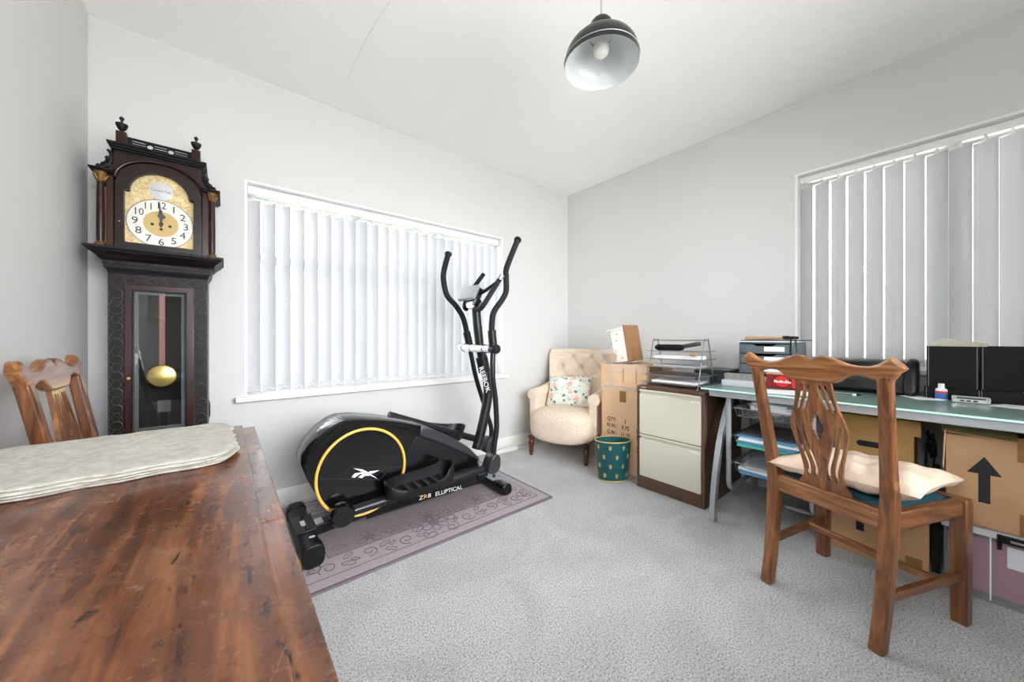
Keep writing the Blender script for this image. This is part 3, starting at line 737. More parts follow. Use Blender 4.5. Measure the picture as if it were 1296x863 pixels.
for i in range(NM):
    z0 = .7505+i*.0062; g = G(); N = 120
    def fn(u, v):
        x, y = scallop(u, .238, .208)
        prof = [(0, .0062), (.3, .0062), (.6, .0065), (.93, .0062), (.985, .0055), (1, .0032), (.985, .0006), (.9, 0), (0, 0)]
        q = prof[int(round(v*8))]; wob = .0006*math.sin(23*u*6.28)*(1 if i == NM-1 else .3)
        return Vector((x*q[0], y*q[0], q[1]+(wob if q[1] > .005 and q[0] > .2 else 0)))
    g.grid(fn, N, 9, cu=True); bmesh.ops.remove_doubles(g.bm, verts=g.bm.verts[:], dist=1e-5)
    g.bm.transform(T(-.222+.006*math.sin(i*2.3), 1.272+.004*math.cos(i*1.7), z0) @ Rz(1.5*math.sin(i*1.9)+2))
    nm = ['lowest of the stack, lying on the table', 'second from the table in the stack', 'just under the top one of the stack', 'topmost of the stack on the table'][i]
    single('placemat', 'cream quilted scalloped placemat, '+nm, 'placemat', g, 'quilt', group='quilted placemats on the table')

# ------------------------------------------------------------------ dining chairs
def make_chair(label, loc, rz):
    ch = thing('dining_chair', label, 'chair', loc, rz, 'carved wooden dining chairs')
    def bx(z): return -.19-(z-.45)*.177
    for s_ in (-1, 1):
        p = [(-.25, .178, 0, .019, .02), (-.225, .18, .12, .02, .02), (-.205, .182, .28, .021, .021), (-.192, .184, .43, .022, .022), (-.196, .187, .5, .021, .021), (bx(.6), .192, .6, .019, .019), (bx(.75), .2, .75, .017, .018), (bx(.9), .207, .9, .016, .018), (bx(.925), .21, .925, .016, .02)]
        part('rear_leg', G().bar([((x, s_*y, z), hx, hy) for x, y, z, hx, hy in p]), 'oak', ch, bevel=.006)
        part('front_leg', G().bar([((.2, s_*.215, 0), .021, .021), ((.2, s_*.215, .46), .023, .023)]), 'oak', ch, bevel=.004)
        a, b = Vector((-.2, s_*.184, 0)), Vector((.2, s_*.215, 0))
        d = (b-a); an = math.atan2(d.y, d.x)
        part('side_rail', G().box((0, s_*.2, .428), (d.length-.03, .026, .062), Matrix.Rotation(an, 3, 'Z')), 'oak_x', ch, bevel=.004)
        part('side_stretcher', G().box((-.012, s_*.199, .175), (d.length+.0, .02, .03), Matrix.Rotation(an, 3, 'Z')), 'oak_x', ch, bevel=.003)
    part('cross_stretcher', G().b2(.055, .075, -.2, .2, .165, .191), 'oak_y', ch, bevel=.003)
    part('back_rail', G().b2(-.208, -.178, -.175, .175, .392, .462), 'oak_y', ch, bevel=.005)
    part('front_rail', G().b2(.19, .216, -.2, .2, .398, .46), 'oak_y', ch, bevel=.004)
    # woven drop-in seat
    g = G(); vv = []
    def sf(u, v):
        x = -.178+.37*u; w = .172+.03*u; k = (1-(2*u-1)**6)*(1-(2*v-1)**6)
        return Vector((x, w*(2*v-1), .452+.018*k**.5))
    g.grid(sf, 12, 12); g.grid(lambda u, v: Vector((-.178+.37*u, (.172+.03*u)*(2*v-1), .43)), 2, 2)
    part('drop_in_seat', g, 'teal_weave', ch)
    # back drawn flat (across, up) then stood on the raked plane
    BK = Matrix(((0, -.177, -1, -.19+.45*.177), (-1, 0, 0, 0), (0, 1, 0, 0), (0, 0, 0, 1)))
    h = [(0, .963), (.012, .976), (.04, .983), (.075, .975), (.115, .957), (.16, .952), (.195, .962), (.228, .986), (.243, .975), (.262, .953), (.245, .938), (.23, .915), (.2, .905), (.16, .917), (.12, .917), (.095, .9), (.075, .886), (.04, .884)]
    right = h; left = [(-x, z) for x, z in reversed(h[1:])]
    crest = smooth(right+[(0, .884)]+left, 2)
    part('crest_rail', G().poly([crest], .03, BK, .008), 'oak_y', ch)
    def strip(pts, w=.0066):
        P = [Vector(p) for p in smooth(pts, 5, False)]; L, Rr = [], []
        for i, p in enumerate(P):
            t = (P[min(i+1, len(P)-1)]-P[max(i-1, 0)]).normalized(); n = Vector((-t.y, t.x))
            k = w*(1 if 0 < i < len(P)-1 else .5); L.append(tuple(p+n*k)); Rr.append(tuple(p-n*k))
        return L+Rr[::-1]
    hs = [(.058, .885), (.062, .84), (.071, .79), (.088, .735), (.093, .695), (.084, .64), (.068, .57), (.063, .525), (.066, .5), (.082, .475), (.092, .45)]
    out = smooth(hs, 3, False); out = out+[(-x, z) for x, z in reversed(out)]
    holes = []
    for s_ in (-1, 1):
        for x0, x1, x2 in ((.018, .024, .042), (.036, .044, .062)): holes.append(strip([(s_*x0, .872), (s_*x1, .83), (s_*(x1+x2)/2, .80), (s_*x2, .768)]))
        for x0, x1, x2 in ((.078, .064, .045), (.057, .04, .022)): holes.append(strip([(s_*x0, .722), (s_*(x0-.004), .68), (s_*x1, .62), (s_*x2, .55), (s_*(x2+.001), .505)]))
    dm = []
    qd = [(0, .062), (.006, .043), (.010, .040), (.008, .032), (.015, .027), (.012, .019), (.020, .012), (.017, .005), (.024, 0)]
    for (x, z) in qd: dm.append((x, .708+z))
    for (x, z) in qd[::-1][1:]: dm.append((x, .708-z))
    for (x, z) in qd[1:]: dm.append((-x, .708-z))
    for (x, z) in qd[::-1][1:-1]: dm.append((-x, .708+z))
    holes.append(dm)
    part('pierced_splat', G().poly([out]+holes, .012, BK), 'oak', ch)
    return ch
c1 = make_chair('carved oak dining chair with cream cushion on its seat, drawn up to the glass desk', (1.981, .22, 0), R(-19))
c2 = dup(c1); ROOT[c2.name] = Matrix.Translation((-.19, 1.83, 0))
c2.location = (-.155, 1.80, 0); c2.rotation_euler = (0, 0, R(0))
c2['label'] = 'carved oak dining chair beside the longcase clock, behind the wooden table'
Mc = T(1.993, .205, .512) @ Rz(-19+6) @ Ry(3) @ Rx(-3)
cu = G()
def cush(sgn):
    def fn(u, v):
        a, b = 2*u-1, 2*v-1; k = max(0, (1-a**6)*(1-b**6))**.6
        x = .235*a*(1-.10*(1-b*b)*abs(a)); y = .225*b*(1-.10*(1-a*a)*abs(b))
        z = sgn*.043*k+.005*math.sin(9*a+3*b)*k+.004*math.sin(17*b-5*a)*k
        return Mc @ Vector((x, y, z))
    return fn
cu.grid(cush(1), 28, 28); cu.grid(cush(-1), 28, 28); bmesh.ops.remove_doubles(cu.bm, verts=cu.bm.verts[:], dist=1e-5)
single('seat_cushion', 'flat cream cotton cushion lying on the dining chair at the desk', 'cushion', cu, 'cream_cloth')

# ------------------------------------------------------------------ rug
rg = thing('rug', 'mauve wool rug with carved floral border under the cross trainer', 'rug', (.93, 2.06, 0))
RX0, RX1, RY0, RY1 = .16, 1.655, 1.605, 2.53
part('rug_border', G().b2(RX0+.012, RX1-.012, RY0+.012, RY1-.012, .0005, .0125), 'rug_band', rg, True, .004)
part('rug_field', G().b2(RX0+.215, RX1-.215, RY0+.215, RY1-.215, .001, .0132), 'rug', rg, True)
part('bound_edge', G().poly([[(RX0, RY0), (RX1, RY0), (RX1, RY1), (RX0, RY1)], [(RX0+.014, RY0+.014), (RX0+.014, RY1-.014), (RX1-.014, RY1-.014), (RX1-.014, RY0+.014)]], .011, T(0, 0, .006)), 'rug_edge', rg, True)
ln = G()
for ins in (.07, .215):
    a, b, c, d = RX0+ins, RX1-ins, RY0+ins, RY1-ins
    ln.tube([(a, c, .0128), (b, c, .0128), (b, d, .0128), (a, d, .0128)], .0032, 5, closed=True, sec=(1, .6))
part('border_groove', ln, 'rug_line', rg, True)
def spiral(cx, cy, r, a0, turns, dirn, k=.16):
    n = int(turns*14); return [(cx+r*math.exp(-k*t)*math.cos(a0+dirn*t), cy+r*math.exp(-k*t)*math.sin(a0+dirn*t), .0132) for t in [i*turns*6.28/n for i in range(n+1)]]
sg = G(); rl = random.Random(5)
def leafy(cx, cy, a, s_):
    pts = [(0, 0), (.3, .22), (.55, .2), (.8, .3), (1, 0), (.8, -.22), (.5, -.16), (.3, -.22)]
    ca, sa = math.cos(a), math.sin(a)
    sg.tube([(cx+s_*(x*ca-y*sa), cy+s_*(x*sa+y*ca), .0132) for x, y in smooth(pts, 3)], .0022, 5, closed=True, sec=(1, .9))
def flower(cx, cy, s_):
    for k in range(7): leafy(cx, cy, k*2*math.pi/7, s_)
    sg.tube([(cx+s_*.28*math.cos(2*math.pi*k/10), cy+s_*.28*math.sin(2*math.pi*k/10), .0135) for k in range(10)], .0026, 5, closed=True)
for yb, sy in ((RY0+.142, 1), (RY1-.142, -1)):
    for i in range(7):
        cx = RX0+.2+i*.182
        if i == 3:
            flower(cx, yb+sy*.05, .085)
            for s_ in (-1, 1):
                sg.tube(spiral(cx+s_*.105, yb+sy*.05, .055, math.pi/2-s_*.6, 1.3, s_), .0026, 5, sec=(1, .9))
                sg.tube(spiral(cx+s_*.06, yb-sy*.05, .05, math.pi/2-s_*.3, 1.2, -s_), .0026, 5, sec=(1, .9)); leafy(cx+s_*.15, yb+sy*.08, (0 if s_ > 0 else math.pi)+.3*s_, .08)
        else:
            s_ = 1 if i % 2 else -1
            sg.tube(spiral(cx, yb+.008*s_, .046, rl.uniform(0, 6), 1.25, s_), .0026, 5, sec=(1, .9))
            leafy(cx+.052, yb+.01*s_, .5*s_, .062); leafy(cx+.07, yb-.02*s_, -.7*s_, .055)
            leafy(cx-.05, yb-.02*s_, 2.6*s_, .04)
for xb in (RX0+.142, RX1-.142):
    for i in range(4):
        cy = RY0+.16+i*.2; s_ = 1 if i % 2 else -1
        sg.tube(spiral(xb, cy, .05, rl.uniform(0, 6), 1.25, s_), .0026, 5, sec=(1, .9)); leafy(xb+.01, cy+.06, 1.2, .06); leafy(xb-.02, cy+.06, 2.0, .055)
for i in range(3):
    flower(RX0+.42+i*.33, 1.885, .07)
    sg.tube(spiral(RX0+.53+i*.33, 1.87, .045, 2.0*i, 1.2, 1), .003, 5); leafy(RX0+.31+i*.33, 1.87, 2.8, .07)
part('carved_relief', sg, 'rug_line', rg, True)['kind'] = 'stuff'

# ------------------------------------------------------------------ cross trainer
EC = 2.03; YN, YFAR = 1.925, 2.135
et = thing('cross_trainer', 'black elliptical cross trainer with yellow ring and upright handlebars on the mauve rug', 'exercise machine', (.8, EC, 0))
def ypoly(pts, Y): return [((lambda p: (p.x, p.z))(PY(x, y, Y))) for x, y in pts]
prof = ypoly([(441, 661), (424, 652), (402, 630), (388, 606), (382, 590), (384, 580), (392, 566), (407, 549), (424, 536), (436, 531), (455, 529.5), (485, 531), (510, 534), (530, 538), (552, 545), (575, 555), (593, 566), (605, 578), (608, 588), (606, 610), (570, 626), (530, 637), (490, 650)], YN)
part('main_housing', G().poly([prof], YFAR-YN, T(0, (YN+YFAR)/2, 0) @ XZ, .02), 'blk_gloss', et, True, ang=50)
# top cover running over the housing, grey gloss
tp = ypoly([(383, 590), (393, 566), (407, 549), (424, 536.5), (436, 531.5), (455, 530), (485, 531.5), (510, 534.5), (530, 538), (529, 547), (505, 542), (480, 539), (455, 538), (441, 539), (430, 544), (414, 557), (402, 571), (392, 592), (404, 625), (398, 622), (387, 604)], YN)
part('rear_shell', G().poly([tp], YFAR-YN+.012, T(0, (YN+YFAR)/2, 0) @ XZ, .006), 'blk_gloss', et, True, ang=50)
fp = ypoly([(532, 538.5), (552, 545), (575, 555), (593, 566), (605, 578), (607, 583), (592, 576), (570, 566), (550, 558), (531, 552)], YN)
part('front_shell', G().poly([fp], YFAR-YN+.02, T(0, (YN+YFAR)/2, 0) @ XZ, .008), 'gun', et, True, ang=50)
sp = ypoly([(526, 552), (548, 560), (572, 568), (593, 578), (590, 582), (560, 580), (516, 570)], YN)
part('side_panel', G().poly([sp], .006, T(0, YN-.002, 0) @ XZ, .0015), 'blk_satin', et, True)
cxw, czw, rr = .563, .345, .222
disc = part('side_disc', G().lathe([(0, .006), (rr-.012, .006), (rr-.006, 0), (rr-.006, -.02), (0, -.02)], 64, T(cxw, YN, czw) @ Rx(90)), 'blk_gloss', et, True)
yr = [(cxw+rr*math.cos(R(a)), YN-.006, czw+rr*math.sin(R(a))) for a in range(0, 360, 4)]
part('yellow_ring', G().tube(yr, .0075, 8, closed=True), 'yellow', et, True, label='yellow ring around the side disc')
def dp(pts): return [PY(x, y, YN-.0065) for x, y in pts]
lg = G()
for pts in ([(404, 606), (428, 606), (443, 591), (511, 591)], [(428, 606), (480, 607), (495, 592)]): lg.tube(dp(pts), .0012, 4)
part('panel_groove', lg, 'gun', disc, True)
lo = G()
for pts in ([(447, 592.5), (459, 594), (467, 598), (478, 606), (466, 600.5), (458, 597)], [(467.5, 596.5), (480, 595), (474, 598), (466, 601)], [(445, 604), (449, 599), (459, 597.5), (463, 599.5), (455, 600), (449, 604.5)], [(453, 604), (458, 600.5), (464, 599.8), (468, 602), (462, 602), (458, 605)]):
    lo.poly([ypoly(pts, YN-.007)], .0012, T(0, YN-.007, 0) @ XZ)
part('emblem', lo, 'lettering', disc, True, label='white cross-shaped brand emblem')
def tline(txt, x0, y0, x1, y1, Y, size, m, name, sx=1.0, par=et):
    a, b = PY(x0, y0, Y), PY(x1, y1, Y); an = math.atan2(b.z-a.z, b.x-a.x); c = (a+b)/2
    return part(name, G().text(txt, size, T(c.x, Y, c.z) @ Ry(-math.degrees(an)) @ XZ, .0006, sx), m, par, True)
tline('Z', 530, 630.8, 536, 629.2, YN-.003, .034, 'lettering', 'lettering', 1.3)
tline('R', 535.5, 629.3, 541.5, 627.7, YN-.003, .034, 'yellow', 'lettering', 1.2)
tline('8', 540.5, 628, 546.5, 626.4, YN-.003, .034, 'lettering', 'lettering', 1.25)
tline('ELLIPTICAL', 550, 626, 586, 616, YN-.003, .034, 'lettering', 'lettering', 1.12)
# floor beam and stabilisers
part('floor_beam', G().box((.50, EC, .085), (.46, .07, .055), Matrix.Rotation(R(-4), 3, 'Y')).b2(.6, 1.42, EC-.035, EC+.035, .05, .11), 'blk_steel', et, True, .006)
part('beam_label', G().box((.355, EC-.001, .105), (.07, .06, .003), Matrix.Rotation(R(-4), 3, 'Y')), 'sticker', et, True)
def stab(x, y0, y1, w, h):
    g = G(); n = 20
    def ring(y, k): return [(x+w/2*k*math.copysign(abs(math.cos(a))**.7, math.cos(a)), y, .015+h/2+h/2*k*math.copysign(abs(math.sin(a))**.7, math.sin(a))) for a in [2*math.pi*i/n for i in range(n)]]
    rings = [[g.bm.verts.new(v) for v in ring(y, k)] for y, k in ((y0, 1), (y1, 1))]
    for i in range(n): g.bm.faces.new((rings[0][i], rings[0][(i+1) % n], rings[1][(i+1) % n], rings[1][i]))
    g.bm.faces.new(rings[0]); g.bm.faces.new(rings[1][::-1]); return g
rs = part('rear_stabiliser', stab(.307, 1.83, 2.27, .085, .095), 'blk_satin', et, True, .004)
part('end_cap', stab(.307, 1.775, 1.835, .096, .105), 'blk_satin', rs, True, .006)
part('end_cap', stab(.307, 2.262, 2.312, .096, .105), 'blk_satin', rs, True, .006)
part('cap_edge', G().b2(.253, .262, 1.79, 1.83, .016, .05), 'yellow', rs, True)
part('mount_plate', G().b2(.262, .352, EC-.09, EC+.1, .108, .114), 'blk_steel', rs, True, .002)
part('plate_label', G().b2(.292, .312, EC-.03, EC+.03, .1142, .115), 'sticker', rs, True)
part('cap_label', G().b2(.305, .33, 1.87, 1.885, .1096, .111), 'sticker', rs, True)
for yy in (EC-.065, EC+.07): part('bolt', G().lathe([(.009, .112), (.009, .128), (.005, .134), (0, .134)], 10, T(.31, yy, 0)), 'blk_satin', rs, True)
fs = part('front_stabiliser', stab(1.432, 1.88, 2.24, .07, .065), 'blk_steel', et, True, .004)
part('end_cap', stab(1.432, 1.795, 1.885, .078, .074), 'blk_gloss', fs, True, .008)
part('end_cap', stab(1.432, 2.235, 2.29, .078, .074), 'blk_gloss', fs, True, .008)
part('front_plate', G().b2(1.395, 1.47, EC-.12, EC+.1, .082, .088), 'greypl', fs, True, .002)
part('bolt', G().lathe([(.01, .086), (.01, .1), (.006, .106), (0, .106)], 10, T(1.435, EC-.08, 0)), 'blk_satin', fs, True)
# pedals and arms (near side y<0, far side)
YP = 1.83
def pedal(px0, pz0, px1, pz1, Y, w=.15):
    a, b = Vector((px0, Y, pz0)), Vector((px1, Y, pz1)); d = b-a; L = d.length; an = math.atan2(d.z, d.x)
    M = T(*((a+b)/2)) @ Ry(-math.degrees(an))
    g = G(); N = 44
    def rim(u, k, z):
        t = 2*math.pi*u; e = .62
        return Vector((L/2*k*math.copysign(abs(math.cos(t))**e, math.cos(t)), w/2*k*math.copysign(abs(math.sin(t))**e, math.sin(t)), z))
    def hz(u):
        c = math.cos(2*math.pi*u); s_ = math.sin(2*math.pi*u)
        return .085+.03*max(0, c)**1.5-(.042*max(0, -s_)**2*(1 if c < .65 else .3))
    def fn(u, v):
        q = [(0, .0, 0), (.9, .0, 0), (.96, .012, 0), (1.0, 0, 1), (.985, 0, 1.02), (.94, 0, 1), (.9, .034, .05), (.88, .03, 0), (0, .03, 0)][int(round(v*8))]
        return M @ rim(u, q[0], q[1]+q[2]*hz(u))
    g.grid(fn, N, 9, cu=True); bmesh.ops.remove_doubles(g.bm, verts=g.bm.verts[:], dist=1e-5)
    p = part('pedal', g, 'blk_satin', et, True, ang=50)
    r_ = G()
    for i in range(6): r_.box(M @ Vector((-L*.33+L*.66*i/5, 0, .033)), (.016, w*.6, .012), M.to_3x3())
    part('tread_rib', r_, 'gun', p, True)
a1, b1 = PY(492, 637, YP-.05), PY(578, 609, YP-.05)
pedal(a1.x, a1.z-.005, b1.x, b1.z-.005, YP)
pa, pb = PY(433, 651, YP+.03), PY(622, 590, YP+.03)
part('pedal_arm', G().tube([pa, pb], .024, 14), 'blk_steel', et, True)
pv = G().lathe([(0, -.035), (.052, -.035), (.056, -.028), (.056, .02), (.048, .034), (0, .034)], 28, T(pa.x, YP+.03, pa.z) @ Rx(90))
part('crank_joint', pv, 'blk_gloss', et, True)
part('crank_axle', G().tube([(pa.x, YP+.02, pa.z), (pa.x, YN+.02, pa.z)], .03, 16), 'blk_steel', et, True)
YQ = 2.225
fa, fb = PY(512, 556, YQ+.05), PY(578, 560, YQ+.05)
pedal(fa.x, fa.z+.045, fb.x, fb.z+.03, YQ)
part('pedal_arm', G().tube([(.80, YQ-.02, .56), PY(605, 556, YQ-.02)], .024, 14), 'blk_steel', et, True)
# mast
ms = [(p.x, EC, p.z) for p in [PY(x, y, EC) for x, y in ((603, 568), (609, 545), (617, 505), (617, 485), (613, 465), (608, 440))]]
mast = part('mast', G().tube(smooth(ms, 4, False), .034, 16), 'blk_steel', et, True)
part('mast_collar', G().tube([PY(609.5, 452, EC), PY(613, 470, EC)], .042, 18), 'blk_satin', et, True)
um = [PY(x, y, EC) for x, y in ((608, 445), (604, 410), (602, 380), (602, 362))]
part('upper_mast', G().tube([(p.x, EC, p.z) for p in um], .031, 16), 'blk_steel', et, True)
tmx, tmz = PY(614, 490, EC-.036).x, PY(614, 490, EC-.036).z
A_, B_ = PY(608, 463, EC-.036), PY(618, 497, EC-.036); an = math.degrees(math.atan2(B_.z-A_.z, B_.x-A_.x)); cc = (A_+B_)/2
part('mast_lettering', G().text('REEBOK', .052, T(cc.x+.0, EC-.0365, cc.z) @ Ry(-an) @ XZ, .003, 1.0), 'lettering', mast, True)
for (x, y) in ((604, 557), (602, 566), (611, 551)): part('bolt', G().lathe([(0, 0), (.008, 0), (.008, .01), (0, .01)], 10, T(*PY(x, y, EC-.036)) @ Rx(90)), 'blk_satin', mast, True)
# pivot axle
pvx, pvz = 1.352, .975
part('pivot_axle', G().tube([(pvx, 1.86, pvz), (pvx, 2.2, pvz)], .028, 20), 'chrome', et, True)
for y in (1.94, 2.1): part('axle_band', G().tube([(pvx, y-.003, pvz), (pvx, y+.003, pvz)], .0295, 20), 'ink', et, True)
# handlebars: near one swung to the front, far one swung to the back
YH, YG = 1.835, 2.222
def handle(pts, Y, sl, lower, knob_r, side):
    up = [tuple(PY(x, y, Y)) for x, y in pts]
    up = [(x, Y, z) for x, y, z in up]
    h = part('handlebar', G().tube(smooth(up, 6, False), .0195, 14), 'foam', et, True)
    e0, e1 = Vector(up[0]), Vector(up[1]); d = (e0-e1).normalized()
    part('grip_cap', G().tube([e0-d*.012, e0+d*.004, e0+d*.012], [.025, .025, .018], 14), 'blk_satin', h, True)
    s0, s1 = (PY(*sl[0], Y), PY(*sl[1], Y))
    part('handle_sleeve', G().tube([s0, s1], .0275, 14), 'blk_satin', et, True)
    part('pivot_joint', G().lathe([(0, -.03), (.03, -.03), (.033, -.02), (.033, .02), (.03, .03), (0, .03)], 20, T(pvx, Y-side*.0, pvz) @ Rx(90)), 'blk_satin' if side > 0 else 'chrome', et, True)
    lw = [tuple(PY(x, y, Y)) for x, y in lower]
    part('link_arm', G().tube(smooth([(x, Y, z) for x, y, z in lw], 5, False), .0175, 12), 'blk_steel', et, True)
    return lw
l1 = handle([(655.5, 303), (641.5, 338), (640.5, 350), (640.5, 368), (635, 380), (625, 395), (622.5, 410), (622.5, 420)], YH, ((622.5, 418), (624, 438)), ((624, 440), (623.5, 475), (627, 505), (628.5, 540), (626, 560), (623, 585)), .03, 1)
l2 = handle([(567.5, 321), (562, 342), (561.5, 356), (566, 374), (577, 387), (586, 402), (591, 421)], YG, ((590.5, 420), (594, 436)), ((594.5, 440), (603, 480), (617, 525), (622, 545), (619, 562)), .03, -1)
for lw, Y in ((l1, YH), (l2, YG)):
    e = lw[-1]
    part('link_joint', G().poly([smooth([(e[0]-.055, e[2]-.045), (e[0]+.0, e[2]-.06), (e[0]+.035, e[2]-.03), (e[0]+.035, e[2]+.04), (e[0]-.005, e[2]+.06), (e[0]-.04, e[2]+.02)], 4)], .085, T(0, Y, 0) @ XZ, .008), 'gun', et, True)
# fixed bars with pulse sensors and the console
kx, kz = PY(603, 385, EC).x, PY(603, 385, EC).z
part('pulse_bar_clamp', G().lathe([(0, -.05), (.034, -.05), (.036, -.04), (.036, .04), (.034, .05), (0, .05)], 18, T(kx-.02, EC, kz-.0) @ Rx(90)), 'chrome', et, True)
q = [PY(601, 391, EC-.05), PY(607, 391, EC-.13), PY(612, 386, EC-.2), PY(622, 370, EC-.22), PY(632, 354, EC-.24)]
pb1 = part('pulse_bar', G().tube(smooth([tuple(v) for v in q], 5, False), .0165, 12), 'foam', et, True)
part('pulse_sensor', G().tube([PY(632, 354, EC-.24), PY(635, 348, EC-.245)], .0185, 12), 'chrome', pb1, True)
q = [PY(590, 391, EC+.1), PY(588, 388, EC+.18), PY(590, 380, EC+.22), PY(601, 362, EC+.22), PY(612, 347, EC+.22)]
part('pulse_bar', G().tube(smooth([tuple(v) for v in q], 5, False), .0165, 12), 'foam', et, True)
cA = PY(583, 364, EC+.06); 
c0 = Vector((kx-.045, EC+.03, kz+.075))
part('console', G().box(c0, (.03, .2, .105), Matrix.Rotation(R(25), 3, 'Y')), 'greypl', et, True, .01, seg=3)
part('console_back', G().box(c0+Vector((.035, 0, -.008)), (.05, .17, .085), Matrix.Rotation(R(25), 3, 'Y')), 'blk_satin', et, True, .01)
part('media_rest', G().tube([PY(604, 374, EC-.03), PY(614, 368, EC-.1), PY(628, 358, EC-.2)], .012, 10), 'blk_satin', et, True)

# ------------------------------------------------------------------ armchair
ac = thing('armchair', 'low cream dotted button-back armchair with turned wooden legs in the corner', 'armchair', (2.42, 2.155, 0), R(199))
def seat(u, v):
    a = 2*math.pi*u; e = .42
    cx, sy = math.copysign(abs(math.cos(a))**e, math.cos(a)), math.copysign(abs(math.sin(a))**e, math.sin(a))
    prof = [(0, .425), (.55, .42), (.85, .4), (.97, .36), (1.0, .3), (.995, .24), (.97, .19), (.92, .165), (0, .165)]
    r_, z = prof[int(round(v*8))]
    w = .30 if cx > 0 else .27
    dip = .03*math.cos(a)*(1 if z < .25 and cx > 0 else 0)
    bow = .03*(1-sy*sy)*(1 if cx > 0 else 0)
    return Vector((-.02+(.29+bow)*cx*r_, w*sy*r_, z-dip*(1-abs(sy)**2)))
g = G().grid(seat, 48, 9, cu=True); bmesh.ops.remove_doubles(g.bm, verts=g.bm.verts[:], dist=1e-5)
so = part('seat', g, 'dotted', ac, ang=80); so.modifiers.new('s', 'SUBSURF').levels = 1; so.modifiers['s'].render_levels = 1
btn = [(-.1, .62), (.1, .62), (-.2, .74), (0, .74), (.2, .74), (-.1, .84), (.1, .84)]
LINES = [((-.1, .62), (-.2, .74)), ((-.1, .62), (0, .74)), ((.1, .62), (0, .74)), ((.1, .62), (.2, .74)), ((-.2, .74), (-.1, .84)), ((0, .74), (-.1, .84)), ((0, .74), (.1, .84)), ((.2, .74), (.1, .84))]
def back(face):
    def fn(u, v):
        y0 = 2*u-1; z = .33+.56*v; w = .25+.085*v**1.5
        y = y0*w; wrap = .11*abs(y0)**2.6*(1-.25*v)
        x = -.235-.11*v-.05*v*v+wrap
        if face > 0:
            puff = .03*(1-abs(y0)**4)
            for by, bz in btn: puff -= .04*math.exp(-((y-by)**2+(z-bz)**2)/.0012)
            for (ay, az), (cy_, cz_) in LINES:
                dy_, dz_ = cy_-ay, cz_-az; t = max(0, min(1, ((y-ay)*dy_+(z-az)*dz_)/(dy_*dy_+dz_*dz_))); q2 = (y-ay-t*dy_)**2+(z-az-t*dz_)**2
                puff -= .012*math.exp(-q2/.00018)
            x += puff
        else: x -= .075
        if v > .92: x -= (v-.92)*.35 if face > 0 else 0
        return Vector((x, y, z+(.015 if face > 0 else 0)*v))
    return fn
g = G(); N1, N2 = 81, 61
A = [[g.bm.verts.new(back(1)(i/(N1-1), j/(N2-1))) for j in range(N2)] for i in range(N1)]
B = [[g.bm.verts.new(back(-1)(i/(N1-1), j/(N2-1))) for j in range(N2)] for i in range(N1)]
for S in (A, B):
    for i in range(N1-1):
        for j in range(N2-1): g.bm.faces.new((S[i][j], S[i+1][j], S[i+1][j+1], S[i][j+1]))
for j in range(N2-1):
    for i in (0, N1-1): g.bm.faces.new((A[i][j], A[i][j+1], B[i][j+1], B[i][j]))
for i in range(N1-1):
    for j in (0, N2-1): g.bm.faces.new((A[i][j], A[i+1][j], B[i+1][j], B[i][j]))
part('backrest', g, 'dotted', ac, ang=70)
for s_ in (-1, 1):
    pass
roll = [back(1)(i/20, 1.0)+Vector((-.032, 0, -.012)) for i in range(21)]
part('rolled_top', G().tube(roll, .042, 12), 'dotted', ac)
for by, bz in btn:
    v = (bz-.33)/.56; w = .25+.085*v**1.5; p = back(1)(.5+by/w/2, v)
    part('button', G().lathe([(0, .008), (.007, .006), (.009, 0), (0, -.002)], 10, T(*p) @ Ry(90)), 'dotted', ac)
for s_ in (-1, 1):
    ar = G()
    path = smooth([(-.24, s_*.275, .56), (-.1, s_*.285, .535), (.05, s_*.29, .525), (.14, s_*.29, .52)], 5, False)
    ar.tube(path, .052, 16)
    part('arm_roll', ar, 'dotted', ac, bevel=.0)
    part('arm_side', G().b2(-.26, .135, s_*.275-.032, s_*.275+.032, .2, .53), 'dotted', ac, bevel=.02, seg=3)
    part('arm_front', G().lathe([(0, .004), (.045, .002), (.052, -.006), (.05, -.012), (0, -.012)], 20, T(.142, s_*.29, .52) @ Ry(90)).b2(.128, .142, s_*.285-.03, s_*.285+.03, .3, .5), 'dotted', ac, bevel=.004)
    part('leg', G().lathe([(0, .17), (.028, .17), (.028, .15), (.02, .135), (.028, .12), (.026, .1), (.018, .04), (.022, .036), (.022, .028), (.016, .022), (.014, 0), (0, 0)], 16, T(.225, s_*.255, 0)), 'leg_wood', ac)
    part('rear_leg', G().bar([((-.31, s_*.2, 0), .014, .014), ((-.25, s_*.2, .2), .02, .02)]), 'leg_wood', ac)
Mp = Matrix.Translation((2.42, 2.155, 0)) @ Rz(199) @ T(-.10, -.03, .545) @ Ry(64) @ Rz(94)
single('scatter_cushion', 'floral print scatter cushion leaning on the cream armchair back', 'cushion', G().pillow(.44, .31, .13, Mp, 21), 'floral')

